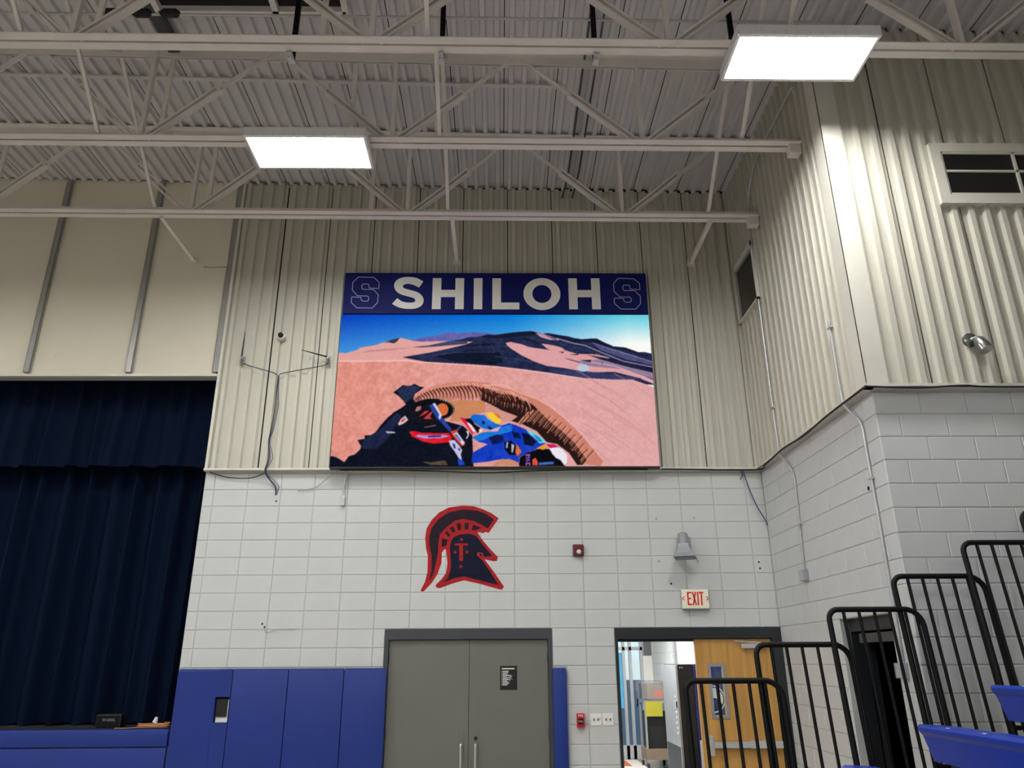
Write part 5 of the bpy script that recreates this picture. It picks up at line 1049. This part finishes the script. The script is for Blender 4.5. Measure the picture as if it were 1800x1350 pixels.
t = thing('floor_pocket', (-3.07, D, 1.265), 'black device with a white frame set into the cut-out of the blue pad', 'wall device')
MB().box(-3.15, -2.994, D - 0.012, D - 0.004, 1.27, 1.525).build('back_plate', 'dark_gap', t)
MB().box(-3.135, -3.005, D - 0.020, D - 0.012, 1.27, 1.50).build('frame', 'white_plastic', t)
MB().bbox(-3.138, -3.016, D - 0.035, D - 0.020, 1.325, 1.505, 0.004).build('panel', 'black_plastic', t)
# stage front
for i, (a, b) in enumerate(((-5.45, -3.615), (-7.28, -5.45), (-9.11, -7.28))):
    o = MB().bbox(a + .002, b - .002, PY, D + 0.055, 1.034, 1.206, 0.014).build('stage_edge_pad', 'pad_blue', smooth=True)
    tag(o, ('blue padded strip along the stage lip next to the wall pads', 'blue padded strip along the stage lip in the middle', 'blue padded strip along the stage lip furthest from the wall pads')[i], 'stage pad', 'padded strips on the stage lip')
    o = MB().bbox(a + .002, b - .002, PY, D - 0.001, 0.1, 1.024, 0.014).build('stage_front_pad', 'pad_blue', smooth=True)
    tag(o, ('tall blue pad on the stage front next to the wall pads', 'tall blue pad on the stage front in the middle', 'tall blue pad on the stage front furthest from the wall pads')[i], 'stage pad', 'pads on the stage front')
t = thing('portable_speaker', (-4.42, 9.42, 1.206), 'small black box loudspeaker standing on the stage lip before the curtain', 'loudspeaker')
MB().bbox(-4.56, -4.28, 9.36, 9.50, 1.2, 1.345, 0.012).build('case', 'black_plastic', t)
gr = MB().box(-4.545, -4.295, 9.357, 9.361, 1.215, 1.33).build('grille', 'black_steel', t)
lettering('W-KING', 0.042, (-4.415, 9.3555, 1.285), 'horn_grey', gr, sx=0.9)
t = thing('extension_cord', (-3.9, 9.3, 1.206), 'coiled orange extension cord lying on the stage lip next to the wall pads', 'cord')
rnd = random.Random(2)
m = MB()
pts = [(-4.26, 9.19, 1.212), (-4.12, 9.20, 1.212), (-4.0, 9.22, 1.218)]
for k in range(44):
    a = k * 0.55 + 2.6
    pts.append((-3.86 + (0.17 + rnd.uniform(-.02, .02)) * math.cos(a), 9.27 + (0.075 + rnd.uniform(-.012, .012)) * math.sin(a), 1.212 + 0.0010 * k + rnd.uniform(0, .006)))
m.tube(smooth_path(pts, 4), 0.0045, 6)
m.build('coil', 'cord_orange', t, smooth=True)
m = MB().tube([(-3.86, 9.27, 1.262), (-3.85, 9.27, 1.285), (-3.845, 9.265, 1.315)], [0.028, 0.024, 0.016], 8)
m.build('plug_end', 'paper_white', t, smooth=True)

# ------------------------------------------------------------------ grey double doors
d1 = thing('door_1', (-0.367, D, 0), None, None); d1['kind'] = 'structure'; d1['label'] = 'closed grey steel double doors in a dark steel frame'
m = MB()
for a, b in ((-1.324, -1.276), (0.542, 0.59)):
    m.box(a, b, D - 0.004, D + 0.15, 0, 2.12)
m.box(-1.324, 0.59, D - 0.004, D + 0.15, 2.12, 2.235)
m.box(-1.276, -1.262, D + 0.085, D + 0.15, 0, 2.12).box(0.528, 0.542, D + 0.085, D + 0.15, 0, 2.12)
m.box(-1.262, 0.528, D + 0.083, D + 0.15, 2.09, 2.12).build('door_frame', 'frame_paint', d1)  # head stop added to block lobby light above the leaves
MB().box(-0.40, -0.31, D + 0.081, D + 0.087, 0.01, 2.10).build('gap_light_stop', 'frame_dark', d1)  # dark strip added behind the leaf gap to keep lobby light out
for a, b, s in ((-1.272, -0.3585, -1), (-0.3535, 0.538, 1)):
    lf = MB().box(a, b, D + 0.035, D + 0.08, 0.012, 2.113).build('door_leaf', 'door_paint', d1)
    xc = -0.435 if s < 0 else -0.275
    m = MB().bbox(xc - .032, xc + .032, D + 0.030, D + 0.036, 0.85, 1.15, 0.003)
    m.build('pull_plate', 'door_paint', lf)
    m = MB().tube(smooth_path([(xc - s * .002, D + 0.032, 1.02), (xc, D - 0.02, 1.025), (xc, D - 0.035, 1.0), (xc, D - 0.035, 0.75), (xc, D - 0.02, 0.72), (xc, D + 0.032, 0.72)], 4), 0.012, 8)
    m.build('pull_handle', 'brushed_steel', lf, smooth=True)
    if s > 0:
        MB().tube([(xc, D + 0.031, 1.085), (xc, D + 0.024, 1.085)], [0.022, 0.018], 12).build('lock_cylinder', 'frame_dark', lf)
    xh = a if s < 0 else b
    for zz in (1.86, 1.07, 0.25):
        MB().tube([(xh, D + 0.03, zz), (xh, D + 0.03, zz + 0.115)], 0.008, 8).build('hinge', 'frame_paint', lf)
t = thing('notice_poster', (0.09, D + 0.035, 1.585), 'black notice with white lines of print taped to the grey door', 'notice')
px0, px1, pz0, pz1, py = -0.006, 0.188, 1.578, 1.832, D + 0.0325
MB().box(px0 - .008, px1 + .012, D + 0.0335, D + 0.035, pz0 - .012, pz1 + .025).build('mount_sheet', 'door_paint', t)
MB().box(px0, px1, py, D + 0.0335, pz0, pz1).build('sheet', 'black_plastic', t)
m = MB(); rnd = random.Random(9)
m.box(px0 + .02, px1 - .03, py - .0008, py, pz1 - .036, pz1 - .024)
for k in range(11):
    z = pz1 - .06 - k * 0.0145
    m.box(px0 + .018, px0 + .024, py - .0008, py, z, z + .007)
    m.box(px0 + .03, px0 + .03 + rnd.uniform(.05, .085), py - .0008, py, z, z + .007)
m.build('print_lines', 'paper_white', t)
m = MB()
for k in range(9):
    a = rnd.uniform(0, 6.28); c = (px0 + .115, py - .0006, 1.705)
    m.bar(c, (c[0] + .028 * math.cos(a), c[1], c[2] + .035 * math.sin(a)), .001, .006, (0, 0, 1))
m.build('drawing', 'sign_line', t)

# ------------------------------------------------------------------ open doorway with one wooden leaf shut
d2 = thing('door_2', (2.27, D, 0), None, None); d2['kind'] = 'structure'; d2['label'] = 'dark-framed doorway with one wooden leaf shut and the other open'
m = MB()
m.box(1.312, 1.345, D - 0.006, D + 0.14, 0, 2.115).box(3.12, XR, D - 0.006, D + 0.14, 0, 2.115).box(1.312, XR, D - 0.006, D + 0.14, 2.115, 2.235)
m.box(1.345, 3.12, D + 0.078, D + 0.14, 2.085, 2.115).build('door_frame', 'frame_dark', d2)  # low head strip added to close a bright lobby gap over the leaf
m = MB()
lx0, lx1, ly0, ly1 = 2.232, 3.115, D + 0.03, D + 0.075
gx0_, gx1_, gz0_, gz1_ = 2.39, 2.525, 1.30, 1.81
m.box(lx0, gx0_, ly0, ly1, 0.012, 2.107).box(gx1_, lx1, ly0, ly1, 0.012, 2.107).box(gx0_, gx1_, ly0, ly1, 0.012, gz0_).box(gx0_, gx1_, ly0, ly1, gz1_, 2.107)
wl = m.build('door_leaf', 'wood_veneer', d2)
wl['label'] = 'golden wooden door leaf'
m = MB()
fw = 0.035
m.box(gx0_ - fw, gx1_ + fw, ly0 - .01, ly0, gz1_, gz1_ + fw).box(gx0_ - fw, gx1_ + fw, ly0 - .01, ly0, gz0_ - fw, gz0_).box(gx0_ - fw, gx0_, ly0 - .01, ly0, gz0_, gz1_).box(gx1_, gx1_ + fw, ly0 - .01, ly0, gz0_, gz1_)
m.build('lite_frame', 'batten_metal', wl)
MB().box(gx0_, gx1_, ly0 + .015, ly0 + .02, gz0_, gz1_).build('lite_pane', 'clear_glass', wl)
MB().bbox(2.30, 2.345, ly0 - .07, ly0, 0.895, 1.10, 0.012).build('latch_case', 'brushed_steel', wl)
MB().box(2.345, 3.10, ly0 - .062, ly0 - .02, 0.975, 1.035).box(2.75, 3.10, ly0 - .066, ly0 - .0, 0.970, 1.04).build('push_bar', 'aluminium', wl)
MB().bbox(2.76, 3.06, ly0 - .05, ly0, 2.005, 2.055, 0.006).build('closer_body', 'aluminium', wl)
MB().bar((2.68, ly0 - .04, 2.085), (2.98, ly0 - .045, 2.065), .02, .014).build('closer_arm', 'brushed_steel', wl)
# second leaf, swung open into the lobby
MB().box(1.296, 1.340, D + 0.21, D + 1.09, 0.012, 2.107).build('door_leaf', 'wood_veneer', d2)
MB().bar((1.36, D + 0.05, 2.09), (1.60, D + 0.16, 2.09), .02, .012).build('closer_arm', 'frame_dark', d2)

# ------------------------------------------------------------------ lobby beyond the doorway
m = MB().box(-1.6, 3.6, 9.334, 17.3, -0.2, 0); tag(m.build('floor_lobby', 'foyer_floor'), kind='structure')
wl2 = MB().box(XR, XR + 0.2, 9.334, 17.3, 0, 3.0).build('wall_lobby_right', 'mortar_paint'); tag(wl2, kind='structure')
lay(wl2, 7.9, 0.9, 3.0, lambda k: 0 if k % 2 else BLOCK / 2, [], lambda a, z: (XR - 0.006, 17.25 - a, z), -math.pi / 2)
tag(MB().box(-1.6, -1.4, 9.334, 17.3, 0, 3.0).build('wall_lobby_left', 'foyer_white'), kind='structure')
tag(MB().box(-1.6, 3.6, 9.334, 17.3, 3.0, 3.1).build('ceiling_lobby', 'foyer_white'), kind='structure')
m = MB().box(3.04, 3.235, 17.1, 17.3, 0, 3.0).box(-1.6, 3.04, 17.1, 17.3, 2.75, 3.0)
tag(m.build('wall_lobby_end', 'foyer_white'), kind='structure')
w3 = thing('window_3', (1.0, 17.15, 0), None, None); w3['kind'] = 'structure'; w3['label'] = 'glazed aluminium entrance screen at the end of the lobby'
m = MB()
for xx in (-1.4, -0.3, 0.8, 1.72, 2.40, 2.60, 2.74, 2.98):
    m.box(xx, xx + 0.06, 17.12, 17.22, 0, 2.75)
m.box(-1.4, 3.04, 17.12, 17.22, 2.10, 2.17).box(-1.4, 3.04, 17.12, 17.22, 0, 0.25).box(-1.4, 3.04, 17.12, 17.22, 2.69, 2.75)
m.build('frame', 'aluminium', w3)
for a, b in ((-1.34, -0.3), (-0.24, 0.8), (0.86, 1.72), (1.78, 2.40), (2.46, 2.60), (2.66, 2.74), (2.80, 2.98)):
    MB().box(a, b, 17.16, 17.17, 0.25, 2.10).build('pane', 'clear_glass', w3)
    MB().box(a, b, 17.16, 17.17, 2.17, 2.69).build('pane', 'clear_glass', w3)
MB().tube([(2.86, 17.12, 1.0), (2.86, 17.05, 1.02), (2.86, 17.05, 1.28), (2.86, 17.12, 1.30)], 0.014, 8).build('pull_handle', 'black_steel', w3)
tag(MB().box(-30, 40, 17.3, 90, -0.12, -0.02).build('floor_outdoors', 'asphalt'), kind='structure')
tag(MB().box(2.47, 2.59, 17.145, 17.158, 0.96, 2.05).build('window_poster', 'poster_cyan'), 'tall pale blue poster on the glass of the lobby entrance', 'poster')
tag(MB().bbox(2.59, 2.74, 14.5, 14.62, 1.97, 2.6, 0.01).build('hanging_sign', 'frame_paint'), 'dark grey box hanging from the lobby ceiling', 'sign')
MBs = MB().tube([(2.665, 14.56, 2.59), (2.665, 14.56, 3.0)], 0.012, 6); tag(MBs.build('sign_rod', 'galvanised'), 'thin rod holding up the grey box in the lobby', 'rod')
# vending machine against the lobby wall, facing across
vx = 2.39
t = thing('vending_machine', (2.8, 11.45, 0), 'black and blue vending machine with a silver front standing in the lobby', 'vending machine')
MB().bbox(vx + 0.03, vx + 0.23, 11.0, 11.93, 0.02, 1.83, 0.008).build('door_edge', 'black_plastic', t)
MB().bbox(vx + 0.235, XR - 0.03, 11.0, 11.93, 0.02, 1.83, 0.01).build('cabinet', 'machine_blue', t)
MB().bbox(vx, vx + 0.03, 11.0, 11.93, 0.05, 1.82, 0.008).build('door_panel', 'machine_grey', t)
m = MB()
for k in range(8):
    m.box(vx - 0.008, vx, 11.10, 11.14, 0.95 + k * 0.065, 0.975 + k * 0.065)
m.build('button', 'lens_clear', t)
MB().box(vx - 0.004, vx, 11.05, 11.88, 0.10, 0.80).build('product_front', 'frame_dark', t)
MB().box(vx - 0.01, vx + 0.001, 11.05, 11.09, 1.28, 1.36).build('coin_slot', 'black_steel', t)
MB().tube([(vx + .06, 10.997, 1.79), (vx + .06, 11.001, 1.79)], 0.008, 6).tube([(vx + .09, 10.997, 1.79), (vx + .09, 11.001, 1.79)], 0.008, 6).build('rivet', 'lens_clear', t)
m = MB(); lc = (2.86, 1.39)
for i in range(28):
    a, b = 2 * math.pi * i / 28, 2 * math.pi * (i + 1) / 28
    m.prism_xz([(lc[0] + r_ * math.cos(q), lc[1] + r_ * math.sin(q)) for r_, q in ((.175, a), (.175, b), (.160, b), (.160, a))], 10.996, 11.001)
m.prism_xz([(lc[0] + .145 * math.cos(q), lc[1] + .145 * math.sin(q)) for q in [math.pi * k / 12 - .5 for k in range(13)]] + [(lc[0] - .05, lc[1] + .02), (lc[0] + .05, lc[1] + .01)], 10.996, 11.001)
m.build('round_logo', 'paper_white', t)
tag(MB().bbox(2.52, 2.75, 10.1, 10.5, 0.0, 0.93, 0.01).build('waste_bin', 'machine_grey'), 'pale grey bin standing behind the wooden door leaf', 'bin')
# pallet cart with wrapped goods
t = thing('utility_cart', (2.9, 15.8, 0), 'metal cart with shelves standing in the lobby beyond the vending machine', 'cart')
cx0, cx1, cy0, cy1 = 2.72, 3.16, 15.5, 16.1
MB().box(cx0, cx1, cy0, cy1, 0.16, 0.34).build('base', 'carton', t)
for a in (cx0 + .02, cx1 - .02):
    for b in (cy0 + .02, cy1 - .02):
        MB().bar((a, b, 0.1), (a, b, 1.18), .035, .035).build('upright', 'machine_grey', t)
        MB().tube([(a - .02, b, 0.05), (a + .02, b, 0.05)], 0.05, 10).build('caster', 'black_plastic', t)
MB().box(cx0, cx1, cy0, cy1, 1.13, 1.18).build('shelf', 'machine_grey', t)
MB().box(cx0 + .05, cx1 - .02, cy0 + .1, cy1 - .05, 0.34, 0.98).build('case', 'black_plastic', t)
MB().box(cx0 + .02, cx1 - .1, cy0 - .02, cy0 - .014, 0.90, 1.16).build('caution_label', 'label_yellow', t)
t = thing('wrapped_carton', (2.93, 15.8, 1.18), 'brown carton in clear wrap with an orange sticker on top of the cart', 'box')
MB().bbox(cx0 + .08, cx1, cy0 + .03, cy1 - .05, 1.181, 1.47, 0.01).build('carton', 'carton', t)
MB().box(cx0 + .2, cx0 + .38, cy0 + .022, cy0 + .03, 1.22, 1.36).build('sticker', 'label_orange', t)
MB().bbox(cx0 - .06, cx1 + .02, cy0 - .03, cy1, 1.182, 1.52, 0.03).build('wrap', 'plastic_wrap', t)
t = thing('floor_mat', (2.4, 16.2, 0), 'orange and white printed mat on the lobby floor by the entrance', 'mat')
MB().box(1.95, 2.75, 15.4, 16.9, 0.0, 0.012).build('mat_base', 'mat_white', t)
MB().prism_xz([(2.05, .012), (2.5, .012), (2.5, .013), (2.05, .013)], 15.9, 16.8).build('mat_print', 'mat_orange', t)
# lobby ceiling lamps
for yy, wh in ((11.0, 'near the vending machine'), (14.2, 'near the entrance screen')):
    t = thing('lobby_light', (1.6, yy, 2.96), 'square lobby ceiling light %s' % wh, 'ceiling light', 'lobby ceiling lights')
    MB().box(1.3, 1.9, yy - .3, yy + .3, 2.965, 3.0).build('housing', 'fixture_white', t)
    MB().box(1.33, 1.87, yy - .27, yy + .27, 2.96, 2.966).build('diffuser', 'led_diffuser', t)
    ld = bpy.data.lights.new('lobby_lamp', 'AREA'); ld.size = 0.54; ld.energy = 120; ld.color = (1, 0.98, 0.94)
    lo = bpy.data.objects.new('lobby_lamp', ld); COL.objects.link(lo); lo.parent = t; lo.location = (0, 0, -0.004)

# ------------------------------------------------------------------ dark doorway in the return wall
d3 = thing('door_3', (XR, 7.0, 0), None, None); d3['kind'] = 'structure'; d3['label'] = 'dark open doorway in the return wall behind the rails'
m = MB()
m.box(XR + 0.08, XR + 0.20, 6.52, 6.56, 0, 2.12).box(XR + 0.08, XR + 0.20, 7.47, 7.51, 0, 2.12).box(XR + 0.08, XR + 0.20, 6.52, 7.51, 2.12, 2.235)
m.build('door_frame', 'frame_dark', d3)
MB().box(XR + .10, XR + .16, 6.66, 7.36, 2.02, 2.10).build('closer_body', 'frame_paint', d3)
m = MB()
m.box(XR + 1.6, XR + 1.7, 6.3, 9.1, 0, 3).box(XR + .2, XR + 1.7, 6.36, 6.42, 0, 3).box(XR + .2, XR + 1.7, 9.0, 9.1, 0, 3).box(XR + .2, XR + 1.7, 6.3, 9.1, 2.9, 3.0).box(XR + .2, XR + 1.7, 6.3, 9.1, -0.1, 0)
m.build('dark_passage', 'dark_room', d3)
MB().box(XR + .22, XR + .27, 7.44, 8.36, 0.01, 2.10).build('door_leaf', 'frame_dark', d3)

# ------------------------------------------------------------------ louvred window and small window in the siding
w1 = thing('window_1', (5.3, YN - 0.06, 5.93), None, None); w1['kind'] = 'structure'; w1['label'] = 'wide dark louvred window with a pale frame high in the siding above the bleachers'
ax, bx1, az, bz = 4.185, 6.9, 5.927, 6.612
yf = YN - 0.10
m = MB()
fw = 0.10
m.box(ax, bx1, yf, YN - .02, bz - fw, bz).box(ax, bx1, yf, YN - .02, az, az + fw).box(ax, ax + fw, yf, YN - .02, az + fw, bz - fw).box(bx1 - fw, bx1, yf, YN - .02, az + fw, bz - fw)
m.build('frame', 'trim_paint', w1)
m = MB()
i0 = 0.018
m.box(ax + fw, bx1 - fw, yf + .008, yf + .03, bz - fw - i0, bz - fw).box(ax + fw, bx1 - fw, yf + .008, yf + .03, az + fw, az + fw + i0).box(ax + fw, ax + fw + i0, yf + .008, yf + .03, az + fw, bz - fw)
m.box(ax + fw, bx1 - fw, yf + .008, yf + .03, 6.285, 6.305)
for xx in (4.985, 5.70, 6.41): m.box(xx, xx + .025, yf + .008, yf + .03, az + fw, bz - fw)
m.build('sash', 'trim_paint', w1)
for xa, xb2 in ((ax + fw + i0, 4.985), (5.01, 5.70), (5.725, 6.41), (6.435, bx1 - fw)):
    for za, zb3 in ((az + fw + i0, 6.285), (6.305, bz - fw - i0)):
        MB().box(xa, xb2, yf + .026, yf + .034, za, zb3).build('pane', 'pane_dark', w1)
w2 = thing('window_2', (XR - .06, 8.64, 6.03), None, None); w2['kind'] = 'structure'; w2['label'] = 'small dark window high on the return wall next to the end wall'
xf = XR - 0.095
ya2, yb2, za2, zb2 = 8.25, 9.02, 6.02, 6.84
m = MB()
fw = 0.07
m.box(xf, XR - .02, ya2, yb2, zb2 - fw, zb2).box(xf, XR - .02, ya2, yb2, za2, za2 + .03).box(xf, XR - .02, ya2, ya2 + .03, za2, zb2).box(xf, XR - .02, yb2 - .03, yb2, za2, zb2)
m.build('frame', 'trim_paint', w2)
MB().box(xf + .010, xf + .026, ya2 + .03, yb2 - .03, zb2 - fw - .04, zb2 - fw).box(xf + .010, xf + .026, yb2 - .10, yb2 - .06, za2 + .03, zb2 - fw).build('sash', 'batten_metal', w2)
MB().box(xf + .024, xf + .030, ya2 + .03, yb2 - .03, za2 + .03, zb2 - fw).build('pane', 'pane_dark', w2)
# flood lamp on the siding
t = thing('flood_lamp', (4.27, YN - .06, 4.42), 'round silver flood lamp fixed to the siding above the bleachers', 'lamp')
MB().tube([(4.16, YN - .06, 4.52), (4.16, YN - .085, 4.52), (4.16, YN - .10, 4.52)], [0.065, 0.065, 0.03], 18).build('mounting_plate', 'chrome', t, smooth=True)
MB().tube([(4.16, YN - .09, 4.52), (4.165, YN - .14, 4.515), (4.17, YN - .16, 4.49)], 0.016, 8).build('knuckle', 'galvanised', t, smooth=True)
MB().tube([(4.165, YN - .15, 4.505), (4.175, YN - .16, 4.48), (4.19, YN - .185, 4.42), (4.20, YN - .20, 4.375)], [0.03, 0.05, 0.06, 0.062], 16).build('lamp_head', 'chrome', t, smooth=True)

# ------------------------------------------------------------------ bleachers: end rails, benches, footboards
RUN, RISE = 0.5588, 0.2465
LEAN = 0.117
def rail(i, label):
    xl = 1.337 + RUN * i; zt = 1.733 + RISE * i
    zbm = zt - 1.35
    oy = 0.028 if i % 2 else -0.028
    def P(x, z): return (x, 5.90 + oy - LEAN * (zt - z), z)
    t = thing('end_rail', (xl + 0.35, P(0, zbm)[1], zbm), label, 'railing', 'bleacher end rails')
    W, r = 0.70, 0.075
    path = [P(xl, zbm), P(xl, zt - r)]
    for k in range(1, 6):
        a = math.pi / 2 * k / 6
        path.append(P(xl + r - r * math.cos(a), zt - r + r * math.sin(a)))
    path += [P(xl + r, zt), P(xl + W - r * 1.6, zt)]
    for k in range(1, 6):
        a = math.pi / 2 * k / 6
        path.append(P(xl + W - r * 1.6 + r * 1.6 * math.sin(a), zt - r * 1.6 + r * 1.6 * math.cos(a)))
    path += [P(xl + W, zt - r * 1.6), P(xl + W, zbm)]
    MB().tube(path, 0.0205, 10).build('frame_tube', 'black_steel', t, smooth=True)
    for k in range(1, 6):
        MB().tube([P(xl + 0.1165 * k, zbm + 0.02), P(xl + 0.1165 * k, zt)], 0.0125, 8).build('bar', 'black_steel', t, smooth=True)
    MB().tube([P(xl, zbm + 0.05), P(xl + W, zbm + 0.05)], 0.016, 8).build('bottom_tube', 'black_steel', t, smooth=True)
names = ['lowest black tubular end rail, in front of the lobby doorway', 'black tubular end rail overlapping the wooden door edge, second step up', 'black tubular end rail in front of the dark doorway, third step up',
         'black tubular end rail at the outer corner of the return wall, fourth step up', 'black tubular end rail against the block wall, fifth step up', 'highest black tubular end rail in sight, sixth step up']
for i in range(6): rail(i, names[i])
def bench(k, y_end, label):
    xf_, zt_ = 2.85 + RUN * k, 1.455 + RISE * k
    L = 3.1
    # cross-section (x across, z): rounded nose lip, tapering apron
    sec = [(0.0, -0.018), (0.012, -0.004), (0.03, 0.0), (0.23, -0.012), (0.25, -0.03), (0.25, -0.05), (0.245, -0.19), (0.05, -0.225), (0.022, -0.07), (0.004, -0.045)]
    m = MB()
    ys = [y_end, y_end - 0.02, y_end - L]
    rows = []
    for j, yy in enumerate(ys):
        sc = 0.93 if j == 0 else 1.0
        # the end cap slopes: deeper parts start later
        row = []
        for (a, b) in sec:
            taper = 0.0 if j == 2 else -0.05 * (-b / 0.225)
            row.append((xf_ + a, yy + taper, zt_ + b))
        rows.append(row)
    n = len(sec)
    for A, B in zip(rows[:-1], rows[1:]):
        for i in range(n): m.quad(A[i], A[(i + 1) % n], B[(i + 1) % n], B[i])
    m.poly(rows[0]); m.poly(rows[-1][::-1])
    t = thing('bleacher_row', (xf_ + 0.12, y_end - L / 2, 0), label, 'bleacher row', 'blue bleacher rows')
    m.build('bench_top', 'seat_blue', t)
    for q, dy in enumerate((0.33, 0.72, 1.5, 2.1)):
        MB().box(xf_ + 0.018, xf_ + 0.032, y_end - dy - .03, y_end - dy, zt_ - 0.004, zt_ + 0.0015).build('row_marker', 'paper_white', t)
    zt_ -= 0.43
    MB().box(xf_ - 0.28, xf_ + RUN - 0.30, 2.5, 5.70, zt_ - 0.03, zt_).build('footboard', 'maple_floor', t)
    MB().box(xf_ + 0.12, xf_ + 0.16, 2.6, 5.50, zt_, zt_ + 0.23).build('riser', 'frame_dark', t)
    for yy in (2.7, 4.1, 5.4):
        MB().box(xf_ + 0.10, xf_ + 0.16, yy, yy + .06, 0, zt_ - 0.03).build('leg', 'black_steel', t)
    MB().box(xf_ - 0.25, xf_ + 0.2, 5.62, 5.72, zt_ - 0.14, zt_ - 0.031).build('end_bracket', 'black_steel', t)
    return t
bl = ['lower blue plastic bleacher bench row', 'blue plastic bleacher bench row with two white markers, middle of three in sight', 'upper blue plastic bleacher bench row']
for k, l in zip((-1, 0, 1), bl):
    bench(k, 5.62, l)
bench(2, 5.62, 'blue plastic bleacher bench row one step above the upper one')
bench(-2, 5.62, 'lowest blue plastic bleacher bench row at the foot of the stand')
